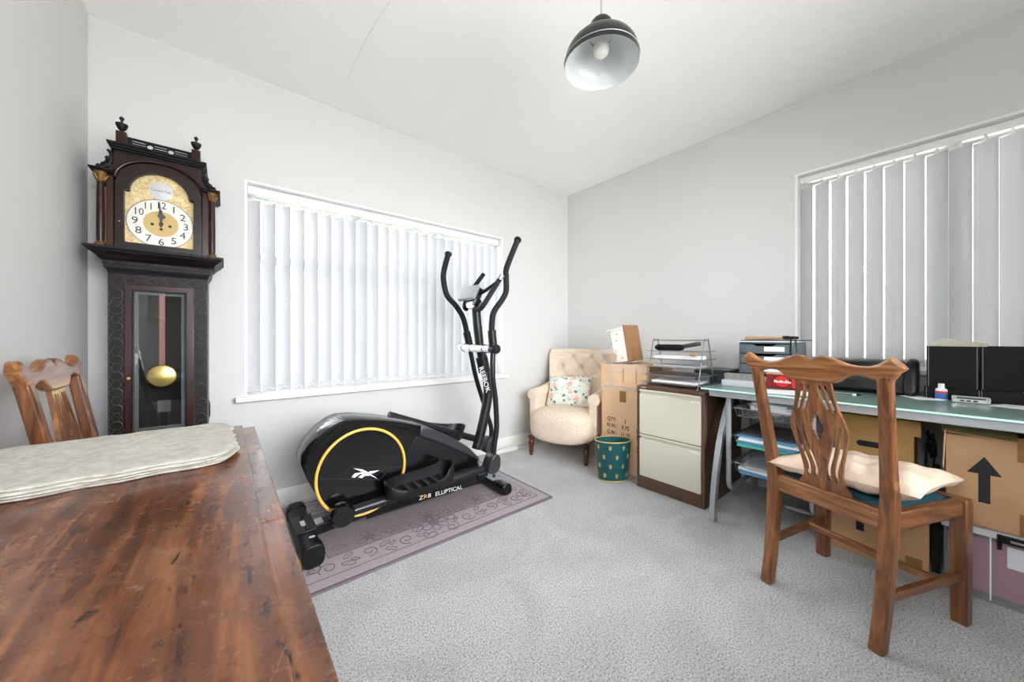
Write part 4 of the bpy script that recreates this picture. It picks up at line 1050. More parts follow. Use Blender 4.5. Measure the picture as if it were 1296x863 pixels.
# ------------------------------------------------------------------ tall cardboard box and the things on it
bx = thing('cardboard_box', 'tall pale cardboard box with printed weights beside the armchair', 'box', (2.60, 1.572, 0))
X0, X1, Y0, Y1, ZT = 2.40, 2.80, 1.376, 1.766, .84
part('carton', G().b2(X0, X1, Y0, Y1, 0, .66), 'card_pale', bx, True, .003)
part('upper_sleeve', G().b2(X0-.004, X1+.004, Y0-.004, Y1+.004, .662, ZT), 'card_pale', bx, True, .003)
part('sleeve_tape', G().b2(X0-.006, X0-.003, Y0-.005, Y1+.005, .645, .668), 'tape_cl', bx, True)
part('top_tape', G().b2(X0-.0065, X0-.003, Y0-.006, Y1-.08, .78, ZT+.003).b2(X0, X1, 1.5, 1.64, ZT, ZT+.003), 'tape_cl', bx, True)
part('side_tape', G().b2(X0+.02, X1, Y0-.0065, Y0-.003, .79, ZT), 'tape_br', bx, True)
part('tape_patch', G().b2(X0-.0025, X0+.001, 1.54, 1.595, .545, .63), 'tape_br', bx, True)
for yy in (1.45, 1.56): part('flap_slit', G().b2(X0-.0065, X0-.003, yy-.002, yy+.002, .70, .81), 'card_edge', bx, True)
for row, (a, b, c) in enumerate((('QTY:', '1', 'PC'), ('N.W.:', '9.75', 'KG'), ('G.W.:', '11.25', 'KG'), ('', '', '2 C'))):
    z = (.395, .345, .29, .2)[row]
    for t, y in ((a, 1.668), (b, 1.545), (c, 1.425)):
        if t: part('printed_text', G().text(t, .044, T(X0-.0008, y, z) @ YZ, .0006, .85, bold=.0006), 'print', bx, True)
dr = thing('drawer_unit', 'off-white laminate drawer with plywood base standing on end on cardboard box', 'drawer', (2.525, 1.605, ZT+.003), R(-4))
Md = Ry(-8)
def dbox(x0, x1, y0, y1, z0, z1):
    g = G().b2(x0, x1, y0, y1, z0, z1); g.bm.transform(T(0, 0, .013) @ Md); return g
part('plywood_base', dbox(-.075, -.065, -.085, .085, -.005, .275), 'plyboard', dr) if False else None
dr.rotation_euler = (0, 0, 0); ROOT[dr.name] = Matrix.Translation((2.525, 1.605, ZT+.003))
Md = Rx(-10)
part('plywood_base', dbox(-.095, .11, -.075, -.062, .0, .285), 'plyboard', dr, bevel=.001)
part('side_panel', dbox(-.095, -.081, -.062, .055, .0, .255), 'offwhite', dr, bevel=.001)
part('side_panel', dbox(.096, .11, -.062, .055, .0, .255), 'offwhite', dr, bevel=.001)
part('front_panel', dbox(-.12, .14, -.085, .115, .285, .301), 'offwhite', dr, bevel=.002) if False else part('front_panel', dbox(-.105, .12, -.061, .09, .255, .27), 'offwhite', dr, bevel=.002)
part('back_panel', dbox(-.081, .096, -.062, .055, .0, .012), 'offwhite', dr)
for dy_, dz_ in ((0.0, .22), (.01, .17), (-.02, .03)): part('screw_hole', G().lathe([(0, 0), (.005, 0), (.005, .002), (0, .002)], 8, T(0, 0, .013) @ Md @ T(-.0945, dy_, dz_) @ Ry(-90)), 'ink', dr)
vz = thing('wrapped_pot', 'small brown pot wrapped in clear film on the tall cardboard box', 'pot', (2.447, 1.705, ZT+.003))
part('pot', G().lathe([(0, 0), (.028, 0), (.055, .02), (.066, .045), (.064, .062), (.048, .078), (0, .078)], 24), 'pot', vz)
g = G(); rn = random.Random(4)
def wr(u, v):
    a = 2*math.pi*u; pr = [(.075, .0), (.07, .015), (.068, .04), (.07, .065), (.058, .095), (.035, .12), (.012, .135), (.006, .155), (0.002, .165)][int(round(v*8))]
    k = 1+rn.uniform(-.1, .1)+.06*math.sin(7*a); return Vector((pr[0]*k*math.cos(a), pr[0]*k*math.sin(a), pr[1]+rn.uniform(0, .006)))
part('film_wrap', g.grid(wr, 26, 9, cu=True), 'cling', vz, ang=15)
g = G()
def tail(u, v): return Vector((-.062-.008*math.sin(5*v)-.0*u, -.055+.05*u-.01*v+.01*math.sin(8*v+3*u), .01-.2*v+.01*math.sin(6*u)))
def tail2(u, v):
    p = tail(u, v); p.x -= .0; return p
part('film_tail', g.grid(tail, 7, 10), 'cling', vz, ang=15)

# ------------------------------------------------------------------ waste bin
wb = thing('waste_bin', 'oval teal tin waste bin with gold fleurs-de-lis in front of the box', 'bin', (2.235, 1.545, 0), R(-35))
bp = [(0, .004), (.088, .004), (.09, 0), (.093, .008), (.112, .285), (.115, .287), (.115, .293), (.109, .293), (.108, .285), (.088, .012), (0, .012)]
part('bin_body', G().lathe(bp[:6]+[(.1125, .285)], 40, sx=1.18, sy=.82), 'teal', wb)
part('bin_inside', G().lathe([(.1095, .29), (.089, .012), (0, .012)], 40, sx=1.18, sy=.82), 'teal_in', wb)
for z, r_ in ((.29, .1125), (.006, .094)):
    part('gold_rim', G().tube([(r_*1.18*math.cos(2*math.pi*k/40), r_*.82*math.sin(2*math.pi*k/40), z) for k in range(40)], .0042, 6, closed=True), 'gold', wb)
fl = [(0, -.014), (.004, -.006), (.010, -.005), (.010, -.002), (.004, -.001), (.010, .006), (.010, .011), (.006, .011), (.0035, .004), (0, .018)]
fl = [(x*1.05, y*1.35) for x, y in fl]
fl = fl+[(-x, y) for x, y in fl[::-1][1:-1]]
for row in range(4):
    for k in range(8):
        a = 2*math.pi*(k+(row % 2)*.5)/8; z = .045+row*.068; r_ = .0935+.0195*(z/.285)
        x, y = r_*1.18*math.cos(a), r_*.82*math.sin(a); nx, ny = math.cos(a)/1.18, math.sin(a)/.82
        part('fleur_de_lis', G().poly([fl], .0025, T(x, y, z) @ Rz(math.degrees(math.atan2(ny, nx))+90) @ Rx(4) @ XZ), 'gold', wb)

# ------------------------------------------------------------------ filing cabinet
fc = thing('filing_cabinet', 'two-drawer brown steel filing cabinet with cream drawer fronts', 'cabinet', (2.56, 1.134, 0))
CX0, CX1, CY0, CY1, CH = 2.258, 2.875, .907, 1.362, .712
part('cabinet_body', G().b2(CX0+.02, CX1, CY0, CY1, 0, CH).b2(CX0, CX0+.02, CY0, CY0+.02, 0, CH).b2(CX0, CX0+.02, CY1-.02, CY1, 0, CH).b2(CX0, CX0+.02, CY0+.02, CY1-.02, CH-.022, CH).b2(CX0, CX0+.02, CY0+.02, CY1-.02, 0, .082), 'cab_brown', fc, True, .003)
for z0, z1 in ((.085, .375), (.381, .688)):
    d = part('drawer_front', G().b2(CX0-.004, CX0+.022, CY0+.022, CY1-.022, z0, z1-.03), 'cab_cream', fc, True, .003)
    part('handle_lip', G().b2(CX0-.006, CX0+.012, CY0+.022, CY1-.022, z1-.012, z1).b2(CX0+.008, CX0+.02, CY0+.022, CY1-.022, z1-.03, z1-.01), 'cab_cream', d, True, .002)
    part('label_holder', G().b2(CX0-.007, CX0-.003, CY0+.024, CY0+.085, z1-.047, z1-.034), mat('cream_plastic', (232, 228, 212), .3), d, True, .001)
part('lock', G().b2(CX0-.004, CX0+.001, CY0+.008, CY0+.03, CH-.019, CH-.003), 'chrome', fc, True, .001)
part('name_plate', G().text('BISLEY', .012, T(CX0-.0005, CY1-.05, CH-.011) @ YZ, .0006), 'lettering', fc, True)

# wire letter-tray rack on the cabinet
lr = thing('letter_rack', 'five-tier silver wire letter rack of papers on the filing cabinet', 'letter rack', (2.45, 1.16, CH))
RA, RB = -.125, .125       # local x (depth) ; y across
YA, YB_ = -.185, .165
for y in (YA, YB_):
    part('end_frame', G().tube(smooth([(RA-.03, y, .004), (RA+.0, y, .012), (RA+.085, y, .30), (RA+.108, y, .318), (RB-.108, y, .318), (RB-.085, y, .30), (RB, y, .012), (RB+.03, y, .004)], 4, False), .0042, 7), 'wire', lr)
part('top_bar', G().tube([(0, YA, .318), (0, YB_, .318)], .004, 7), 'wire', lr)
for i in range(5):
    z = .022+i*.055; t = G()
    for x in (RA+.0+.014*i*.9, RB-.014*i*.9): t.tube([(x, YA-.005, z), (x, YB_+.005, z)], .003, 6)
    hw = RB-.014*i*.9
    for k in range(9): y = YA+.01+(YB_-YA-.02)*k/8; t.tube([(-hw, y, z), (hw, y, z)], .0018, 5)
    part('wire_tray', t, 'wire', lr)
    e = G().b2(-hw-.012, -hw+.03, YB_-.012, YB_+.028, z+.001, z+.004); part('tray_lip', e, 'wire', lr)
    e = G().b2(-hw-.02, hw+.01, YA-.026, YA-.004, z+.004, z+.008); part('tray_lip', e, 'wire', lr)
def sheet(name, label, cat, c, d, m, rz=0, tilt=0, group=None, bevel=0):
    return single(name, label, cat, G().box(c, d, (Rz(rz) @ Ry(tilt)).to_3x3()), m, bevel, group)
LZ = lambda i: CH+.022+i*.055+.004
for i, (m, rz, lab, h) in enumerate((('paper', 3, 'white papers in the lowest tray of the letter rack', .016), ('paper_d', -4, 'dark leaflets in the second tray up of the letter rack', .012), ('paper_g', 2, 'grey papers in the middle tray of the letter rack', .012), ('paper', -2, 'thick white envelopes in the tray below the black cases', .022))):
    w = .2-.014*i*1.8*.9
    single('paper_pile', lab, 'papers', G().box((2.445, 1.15, LZ(i)+h/2), (w, .3, h), Rz(rz*.5).to_3x3()), m, .001, 'papers in the letter rack')
zc = LZ(4)
single('spectacle_case', 'long black rounded case lying in the top tray of the letter rack', 'case', G().tube([(2.40, 1.30, zc+.022), (2.402, 1.28, zc+.022), (2.42, 1.13, zc+.022), (2.422, 1.11, zc+.022)], [.012, .022, .022, .014], 14), 'blkleather')
g = G().box((2.465, 1.1, zc+.035), (.05, .17, .026), (Rz(-10) @ Rx(-10)).to_3x3())
single('pencil_case', 'dark grey slim case resting in the top tray of the letter rack', 'case', g, 'slate_d', .008)
single('computer_mouse', 'small brown wooden block in the fourth tray of the letter rack', 'block', G().sbox((2.385, 1.03, LZ(3)+.036), (.03, .05, .026), .6, 10), 'pot') if False else None
g = G().sbox((2.362, 1.02, LZ(3)+.0335), (.03, .045, .02), .6, 10); single('wooden_block', 'small brown rounded wooden block lying on the white envelopes', 'block', g, 'pot')
# grey box behind the rack
gb = thing('grey_file_box', 'dark grey lidded file box standing behind the letter rack', 'box', (2.74, 1.02, CH))
part('box_body', G().b2(-.12, .12, -.115, .1, 0, .09), 'slate_d', gb, bevel=.003)
part('box_lid', G().b2(-.125, .125, -.12, .105, .09, .115), 'slate_d', gb, bevel=.003)
part('box_label', G().b2(-.124, -.119, .0, .08, .02, .07), 'paper_g', gb)

# ------------------------------------------------------------------ desk
DZ = .76
dk = thing('glass_desk', 'frosted green glass desk on curved silver legs', 'desk', (2.52, .1, 0))
DX0, DX1, DY0, DY1 = 2.14, 2.90, -.76, .88
part('glass_top', G().b2(DX0+.002, DX1, DY0, DY1, DZ-.008, DZ), 'desk_glass', dk, True, .001)
part('glass_edge', G().b2(DX0, DX0+.0025, DY0, DY1, DZ-.0085, DZ-.0005).b2(DX0, DX0+.2, DY1, DY1+.0025, DZ-.0085, DZ-.0005), 'glass_edge', dk, True)
part('front_beam', G().b2(DX0+.02, DX0+.05, DY0+.06, DY1-.035, DZ-.046, DZ-.009), 'alu', dk, True, .003)
part('rear_beam', G().b2(DX1-.06, DX1-.03, DY0+.06, DY1-.035, DZ-.05, DZ-.009), 'alu', dk, True, .003)
for y in (.825, -.70):
    def leg_strip(pts):
        g = G(); N = len(pts); P = [Vector(p) for p in pts]; rings = []
        for i, p in enumerate(P):
            t = (P[min(i+1, N-1)]-P[max(i-1, 0)]).normalized(); n = Vector((t.z, 0, -t.x))
            rings.append([g.bm.verts.new(Vector((p.x, y+s_*.014, p.z))+n*k) for s_, k in ((-1, -.021), (1, -.021), (1, .021), (-1, .021))])
        for A, B in zip(rings, rings[1:]):
            for k in range(4): g.bm.faces.new((A[k], A[(k+1) % 4], B[(k+1) % 4], B[k]))
        g.bm.faces.new(rings[0]); g.bm.faces.new(rings[-1]); return g
    part('curved_leg', leg_strip([(x, 0, z) for x, z in smooth([(2.165, .0), (2.175, .12), (2.21, .28), (2.275, .45), (2.36, .59), (2.46, .70), (2.5, .745)], 4, False)]), 'alu', dk, True, .002)
    part('curved_leg', leg_strip([(x, 0, z) for x, z in smooth([(2.875, .0), (2.865, .12), (2.83, .28), (2.765, .45), (2.68, .59), (2.58, .70), (2.54, .745)], 4, False)]), 'alu', dk, True, .002)
    part('end_beam', G().b2(DX0+.03, DX1-.04, y-.016, y+.016, DZ-.045, DZ-.01), 'alu', dk, True, .002)
part('cross_bar', G().b2(2.84, 2.86, -.7, .82, .3, .34), 'alu', dk, True, .002)
# hanging basket frame
UF = .775; UE = .40
for y in (UF, UE):
    part('basket_frame', G().tube(smooth([(2.255, y, .715), (2.255, y, .6), (2.255, y, .3), (2.258, y, .215), (2.275, y, .182), (2.31, y, .17), (2.4, y, .17), (2.7, y, .17), (2.75, y, .182), (2.765, y, .215), (2.77, y, .3), (2.77, y, .715)], 3, False), .0135, 10), 'alu', dk, True)
BZ = (.60, .44, .285)
for z in BZ:
    for y in (UF-.012, UE+.012): part('basket_rail', G().tube([(2.25, y, z+.045), (2.77, y, z+.045)], .005, 6), 'wire', dk, True)
    b = thing('wire_basket', {.60: 'upper wire basket holding a white bag under the glass desk', .44: 'middle wire basket of blue magazines under the glass desk', .285: 'lowest wire basket of papers under the glass desk'}[z], 'basket', (2.51, (UF+UE)/2, z), 0, 'wire baskets under the desk')
    hx, hy, H_ = .235, (UF-UE)/2-.025, .075
    part('basket_rim', G().tube([(-hx, -hy, H_-.03), (hx, -hy, H_-.03), (hx, hy, H_-.03), (-hx, hy, H_-.03)], .004, 6, closed=True), 'wire', b)
    w = G()
    for k in range(11):
        y = -hy+2*hy*k/10; w.tube([(-hx, y, H_-.03), (-hx+.012, y*.94, 0), (hx-.012, y*.94, 0), (hx, y, H_-.03)], .002, 5)
    for k in range(13):
        x = -hx+2*hx*k/12; w.tube([(x, -hy, H_-.03), (x*.96, -hy*.94, 0), (x*.96, hy*.94, 0), (x, hy, H_-.03)], .002, 5)
    part('basket_wires', w, 'wire', b)
g = G(); rn = random.Random(9)
def bag(u, v):
    a = 2*math.pi*u; b = math.pi*(v-.5); r_ = 1+.10*math.sin(5*a+7*b)+.12*rn.uniform(-1, 1)
    return Vector((2.38+.1*math.cos(b)*math.cos(a)*r_, .57+.13*math.cos(b)*math.sin(a)*r_, .605+.055+.048*math.sin(b)*r_))
single('plastic_bag', 'crumpled white plastic bag in the upper wire basket', 'bag', g.grid(bag, 28, 15, cu=True), 'plasticbag')
for i, (m, rz, dx, lab) in enumerate((('paper_t', 4, -.075, 'teal card folder, lowest of the pile in the middle basket'), ('paper_b', -3, -.05, 'blue magazine lying on the teal folder in the middle basket'), ('paper', 2, -.045, 'white booklet between blue magazine and grey leaflet in middle basket'), ('paper_b', -6, -.02, 'blue leaflet pile under the dark magazine in the middle basket'), ('paper_d', 5, 0, 'dark glossy magazine on top of the pile in the middle basket'))):
    single('magazine', lab, 'magazine', G().box((2.43+dx, .59, .455+.0125*i), (.30, .27, .011), (Rz(rz)).to_3x3()), m, .001, 'magazines in the middle basket')
for i, (m, rz, lab) in enumerate((('paper_b', 3, 'blue folder at the bottom of the lowest wire basket'), ('paper', -5, 'white paper pad between folders in the lowest wire basket'), ('paper_g', 6, 'grey document sleeve on top in the lowest wire basket'))):
    single('document_folder', lab, 'folder', G().box((2.40, .59, .30+.017*i), (.31, .27-.02*i, .015), (Rz(rz) @ Ry(-2)).to_3x3()), m, .001, 'folders in the lowest basket')

# things on the desk
dt = thing('drawer_tower', 'slate grey plastic desktop drawer tower with four drawers on the glass desk', 'drawer unit', (2.675, .672, DZ))
part('tower_shell', G().b2(-.155, .17, -.135, -.125, 0, .262).b2(-.155, .17, .125, .135, 0, .262).b2(-.155, .17, -.125, .125, .252, .262).b2(-.155, .17, -.125, .125, 0, .008).b2(.16, .17, -.125, .125, .008, .252), 'slate', dt, bevel=.003)
for i in range(4):
    z0 = .01+i*.0608; o = [(-.124, z0), (.124, z0), (.124, z0+.056), (.06, z0+.056), (.04, z0+.045), (-.04, z0+.045), (-.06, z0+.056), (-.124, z0+.056)]
    d = part('drawer', G().poly([o], .012, T(-.158, 0, 0) @ YZ, .002).b2(-.152, .15, -.122, .122, z0, z0+.004), 'slate', dt)
    part('drawer_label', G().poly([[(.0, z0+.014), (.1, z0+.014), (.1, z0+.042), (.0, z0+.042)]], .002, T(-.1645, -.0, 0) @ YZ), 'paper', d)
    part('drawer_contents', G().b2(-.145, .14, -.11, .11, z0+.005, z0+.044), 'maroon' if i == 2 else 'paper_d', d)
top = DZ+.262
single('paper_sheet', 'loose documents lying on top of the drawer tower', 'papers', G().box((2.665, .67, top+.003), (.30, .29, .006), Rz(5).to_3x3()), 'paper')
single('document_wallet', 'black plastic wallet on the documents over the drawer tower', 'wallet', G().box((2.67, .655, top+.0095), (.24, .29, .005), Rz(-6).to_3x3()), 'blkleather')
g = G().tube([(2.56, .79, top+.024), (2.565, .77, top+.024), (2.59, .66, top+.024), (2.60, .60, top+.024)], [.008, .013, .012, .010], 12, sec=(1.5, .75))
br = thing('clothes_brush', 'tan wooden brush with black straps on top of the drawer tower', 'brush', (2.59, .66, top+.012))
part('handle', g, 'tan', br, True)
part('strap_coil', G().tube([(2.60+.03*math.cos(a)*.6, .565+.035*math.sin(a), top+.019+.0025*a/3) for a in [k*.4 for k in range(40)]], .006, 6), 'cableb', br, True)
for k, (x, y) in enumerate(((2.53, .545), (2.51, .52))): part('strap', G().tube(smooth([(2.59, .55, top+.02), (2.55, y+.012, top+.02), (2.525-.02*k, y, top+.008), (2.508-.012*k, y-.006, top-.05), (2.508-.012*k, y-.008, top-.085+.03*k)], 4, False), .0035, 6), 'cableb', br, True)
sb = thing('speckled_box', 'speckled grey flat box on the desk between drawer tower and letter rack', 'box', (2.50, .78, DZ))
part('box_body', G().b2(-.06, .0, -.09, .085, 0, .065), 'speckle', sb, bevel=.002)
part('box_label', G().b2(-.0625, -.059, -.07, -.02, .012, .028), 'paper', sb)
single('clear_plastic_tray', 'clear plastic tray of white papers in front of the speckled box', 'tray', G().b2(2.34, 2.43, .66, .845, DZ+.0005, DZ+.035), film('milky_plastic', (214, 215, 220), .55, .2), .003)
rb = thing('red_printed_box', 'dark red printed carton with white band beside the drawer tower', 'box', (2.45, .565, DZ))
part('carton', G().b2(-.022, .04, -.085, .075, 0, .08), 'redbox', rb, bevel=.002)
part('carton_top', G().b2(-.023, .041, -.086, .076, .08, .087), 'tan', rb)
part('printed_badge', G().poly([arc(0, 0, .032, .03, 0, 345, 23)], .001, T(-.0226, .0, .042) @ YZ).b2(-.0232, -.0222, -.08, -.045, .01, .07), 'redbadge', rb)
wb_ = G()
for k in range(9): wb_.b2(-.0242, -.0234, .036-.0088*k-.0062, .036-.0088*k, .034, .049-.003*(k % 3))
part('white_print', wb_, 'lettering', rb)
single('desk_paper', 'white paper sheet lying at the desk edge before the red carton', 'paper', G().box((2.285, .515, DZ+.0012), (.16, .2, .002), Rz(20).to_3x3()), 'paper')
# printer
pr = thing('printer', 'black inkjet printer with rounded ends on the glass desk', 'printer', (2.76, .275, DZ))
def sec(hw): return [(-.14, 0), (.12, 0), (.125, .15), (.09, .165), (-.06, .168), (-.115, .14), (-.145, .06)]
part('printer_body', G().poly([[(x, z) for x, z in smooth(sec(0), 3)]], .33, Matrix(((1, 0, 0, 0), (0, 0, 1, 0), (0, 1, 0, 0), (0, 0, 0, 1))), .008), 'blk_satin', pr, ang=50)
for s_ in (-1, 1): part('end_cover', G().poly([smooth([(-.155, 0.0), (.12, 0), (.135, .15), (.09, .176), (-.05, .178), (-.12, .15), (-.16, .07)], 3)], .05, T(0, s_*.18, 0) @ Matrix(((1, 0, 0, 0), (0, 0, 1, 0), (0, 1, 0, 0), (0, 0, 0, 1))), .02), 'blk_satin', pr, ang=60)
part('paper_slot', G().b2(-.148, -.12, -.12, .12, .062, .075), 'ink', pr)
part('output_tray', G().b2(-.185, -.1, -.13, .13, .018, .026), 'blk_gloss', pr, bevel=.002)
part('control_panel', G().box((-.135, .06, .11), (.006, .12, .035), Matrix.Rotation(R(32), 3, 'Y')), 'blk_gloss', pr)
part('trim_line', G().box((-.139, .0, .098), (.003, .14, .003)), 'wire', pr)
us = thing('memory_stick', 'tiny white and black memory stick on the glass desk before the printer', 'memory stick', (2.43, .27, DZ))
part('casing', G().b2(-.012, .012, -.006, .008, .0005, .009), 'white', us, bevel=.002)
part('cap', G().b2(-.01, .01, -.022, -.0062, .0005, .01), 'blk_satin', us, bevel=.002)
single('stylus_pen', 'thin grey pen lying on the glass desk before the printer', 'pen', G().tube([(2.455, .28, DZ+.004), (2.475, .44, DZ+.004)], .0035, 8), 'wire')
# black leather organiser
og = thing('desk_organiser', 'black leather desktop organiser with pale stitching on the desk', 'organiser', (2.74, -.13, DZ))
for y0, y1 in ((.018, .172), (-.29, .0145)):
    p = part('tall_compartment', G().b2(-.1, -.092, y0, y1, 0, .248).b2(-.092, .12, y0, y0+.006, 0, .248).b2(-.092, .12, y1-.006, y1, 0, .248).b2(.114, .12, y0+.006, y1-.006, 0, .248).b2(-.092, .114, y0+.006, y1-.006, 0, .006), 'blkleather', og, bevel=.0015)
    for yy in (y0+.006, y1-.006): part('stitch_line', G().b2(-.1008, -.0998, yy-.0008, yy+.0008, .05, .246), 'stitch', p)
part('low_front_tray', G().b2(-.135, -.1, -.29, .18, 0, .055), 'blkleather', og, bevel=.002)
for yy in (.172, .02, .013): part('stitch_line', G().b2(-.1362, -.1348, yy-.0008, yy+.0008, .003, .053), 'stitch', og)
g = G()
MT['cream_paper'] = mat('cream_paper', (204, 196, 176), .8)
single('envelope', 'cream envelope poking slantwise out of the black desk organiser', 'envelope', G().poly([[(-.02, DZ+.02), (.11, DZ+.02), (.16, DZ+.262), (.11, DZ+.272), (.03, DZ+.287), (-.02, DZ+.257)]], .004, T(2.70, .02, 0) @ YZ), 'cream_paper')
single('envelope', 'thick cream envelope behind the slanting one in the desk organiser', 'envelope', G().poly([[(.0, DZ+.02), (.14, DZ+.02), (.15, DZ+.262), (.06, DZ+.278), (.0, DZ+.268)]], .006, T(2.715, .02, 0) @ YZ), 'paper_g')
bt = thing('gel_bottle', 'small white hand gel bottle with blue and red label on the desk', 'bottle', (2.575, -.003, DZ))
part('bottle_body', G().lathe([(0, 0), (.018, 0), (.019, .004), (.019, .045), (.016, .052), (.012, .055), (0, .055)], 24, sx=.75, sy=1), 'paper', bt)
part('bottle_cap', G().lathe([(0, .053), (.0105, .053), (.0105, .074), (.009, .076), (0, .076)], 18), 'white', bt)
part('label', G().lathe([(.0194, .006), (.0194, .033)], 24, sx=.76, sy=1), 'bluelabel', bt)
part('label_band', G().lathe([(.0195, .033), (.0195, .042)], 24, sx=.76, sy=1), 'redbadge', bt)
part('label_lettering', G().text('PUREGEL', .006, T(-.0152, 0, .0375) @ YZ, .0005), 'lettering', bt) if False else None
rd = thing('desk_gadget', 'silver oblong desk gadget with three buttons before the black organiser', 'gadget', (2.555, -.085, DZ), R(2))
part('casing', G().box((0, 0, .014), (.034, .105, .028)), 'silver', rd, bevel=.004)
part('display', G().box((-.0155, 0, .021), (.004, .08, .008)), 'slate_d', rd)
for y in (-.012, .006, .024): part('button', G().box((-.0175, y, .01), (.004, .012, .006)), 'ink', rd, bevel=.001)
for y in (-.046, .046): part('screw', G().lathe([(0, 0), (.004, 0), (.004, .003), (0, .003)], 10, T(-.016, y, .021) @ Ry(-90)), 'chrome', rd)
single('desk_paper', 'white paper sheet sticking out from under the black organiser by the bottle', 'paper', G().box((2.58, .06, DZ+.0012), (.12, .09, .002), Rz(30).to_3x3()), 'paper')
single('desk_paper', 'white paper sheet under the black organiser beside the silver gadget', 'paper', G().box((2.56, -.24, DZ+.0012), (.16, .16, .002), Rz(-25).to_3x3()), 'paper')

# ------------------------------------------------------------------ boxes under the desk
def arrow(x, y, z, h, w, par):
    a = [(-w*.17, 0), (w*.17, 0), (w*.17, h*.62), (w*.5, h*.62), (0, h), (-w*.5, h*.62), (-w*.17, h*.62)]
    part('printed_arrow', G().poly([a], .001, T(x, y, z) @ YZ), 'ink', par, True, label='black printed up arrow')
lb = thing('cardboard_box', 'brown cardboard box with black arrow on the carpet under the archive box', 'box', (2.56, .2, 0))
part('carton', G().b2(2.37, 2.75, .03, .37, 0, .345), 'card', lb, True, .003)
part('top_seam', G().b2(2.3685, 2.75, .198, .202, .3452, .3458), 'card_edge', lb, True)
arrow(2.3692, .245, .12, .19, .08, lb)
part('tape_patch', G().b2(2.3685, 2.371, .05, .1, .02, .07), 'tape_br', lb, True)
ab = thing('archive_box', 'buff cardboard archive box with lid and hand hole under the glass desk', 'box', (2.6, .2, .3465))
part('box_body', G().b2(2.43, 2.79, .075, .345, .3465, .66), 'card_yel', ab, True, .002)
part('lid', G().poly([[(-.365, .675), (-.055, .675), (-.055, .595), (-.11, .595), (-.13, .57), (-.29, .57), (-.31, .595), (-.365, .595)]], .01, T(2.42, 0, 0) @ YZ).b2(2.425, 2.80, .055, .065, .595, .675).b2(2.425, 2.80, .355, .365, .595, .675).b2(2.415, 2.80, .055, .365, .667, .675), 'card_yel', ab, True, .001) if False else \
part('lid', G().poly([[(-.365, .675), (-.055, .675), (-.055, .60), (-.10, .60), (-.12, .615), (-.30, .615), (-.32, .60), (-.365, .60)]], .008, T(2.42, 0, 0) @ YZ).b2(2.424, 2.80, .055, .063, .60, .675).b2(2.424, 2.80, .357, .365, .60, .675).b2(2.416, 2.80, .055, .365, .667, .675), 'card_yel', ab, True, .001)
part('hand_hole', G().poly([arc(.04, 0, .014, .014, -90, 90, 8)+arc(-.04, 0, .014, .014, 90, 270, 8)], .0015, T(2.4296, .21, .53) @ YZ), 'ink', ab, True)
pbx = thing('storage_box', 'clear plastic storage box with pink card inside and black clip under desk', 'storage box', (2.56, -.21, 0))
SX0, SX1, SY0, SY1, SH = 2.345, 2.78, -.46, -.01, .285
part('box_walls', G().b2(SX0, SX0+.004, SY0, SY1, .0, SH-.02).b2(SX1-.004, SX1, SY0, SY1, 0, SH-.02).b2(SX0, SX1, SY0, SY0+.004, 0, SH-.02).b2(SX0, SX1, SY1-.004, SY1, 0, SH-.02).b2(SX0, SX1, SY0, SY1, 0, .004), 'sheer_plastic', pbx, True)
part('box_rim', G().b2(SX0-.008, SX1+.008, SY0-.008, SY0+.006, SH-.025, SH).b2(SX0-.008, SX1+.008, SY1-.006, SY1+.008, SH-.025, SH).b2(SX0-.008, SX0+.006, SY0, SY1, SH-.025, SH).b2(SX1-.006, SX1+.008, SY0, SY1, SH-.025, SH), film('milky_rim', (222, 224, 226), .85, .25), pbx, True, .003)
part('lid', G().b2(SX0, SX1, SY0, SY1, SH-.01, SH+.001), film('milky_lid', (222, 224, 226), .6, .25), pbx, True)
part('clip', G().b2(SX0-.02, SX0-.006, -.29, -.14, SH-.03, SH-.002).b2(SX0-.02, SX0-.008, -.152, -.14, SH-.06, SH-.02), 'blk_satin', pbx, True, .002)
part('clip_slot', G().b2(SX0-.0215, SX0-.0195, -.25, -.17, SH-.021, SH-.013), 'greypl', pbx, True)
part('corner_rib', G().b2(SX0-.003, SX0+.001, -.128, -.124, .01, SH-.025), 'white', pbx, True)
single('pink_folder', 'dusky pink card folder inside the clear plastic storage box', 'folder', G().b2(SX0+.012, SX1-.02, SY0+.02, -.02, .025, SH-.045), 'pink', .002)
single('paper_label', 'cream paper label inside the front of the plastic storage box', 'label', G().b2(SX0+.006, SX0+.0115, -.30, -.165, .155, .235), 'paper')
ob = thing('cardboard_box', 'open brown cardboard box with black arrow standing on the plastic storage box', 'box', (2.56, -.2, SH+.002))
oz0, oz1 = SH+.002, .645
part('carton', G().b2(2.36, 2.364, -.42, -.015, oz0, oz1).b2(2.74, 2.744, -.42, -.015, oz0, oz1).b2(2.364, 2.74, -.42, -.416, oz0, oz1).b2(2.364, 2.74, -.019, -.015, oz0, oz1).b2(2.364, 2.74, -.416, -.019, oz0, oz0+.004), 'card', ob, True, .001)
fl_ = G().box((2.455, -.10, oz1+.012), (.19, .19, .004), (Ry(-5) @ Rx(3)).to_3x3()); part('flap', fl_, 'card', ob, True)
part('flap', G().box((2.62, -.217, oz1+.006), (.2, .38, .004), Ry(4).to_3x3()), 'card', ob, True)
part('side_flap', G().box((2.45, -.011, .58), (.18, .004, .16), Rx(2).to_3x3()), 'card_pale', ob, True)
arrow(2.3595, -.112, .385, .185, .085, ob)
for y, z in ((-.2, .60), (-.205, .31)): part('tape_patch', G().b2(2.3585, 2.3605, y-.06, y+.012, z-.03, z+.06), 'tape_br', ob, True)
ct = thing('computer_tower', 'black computer tower standing on the carpet between boxes under desk', 'computer', (2.64, .008, 0))
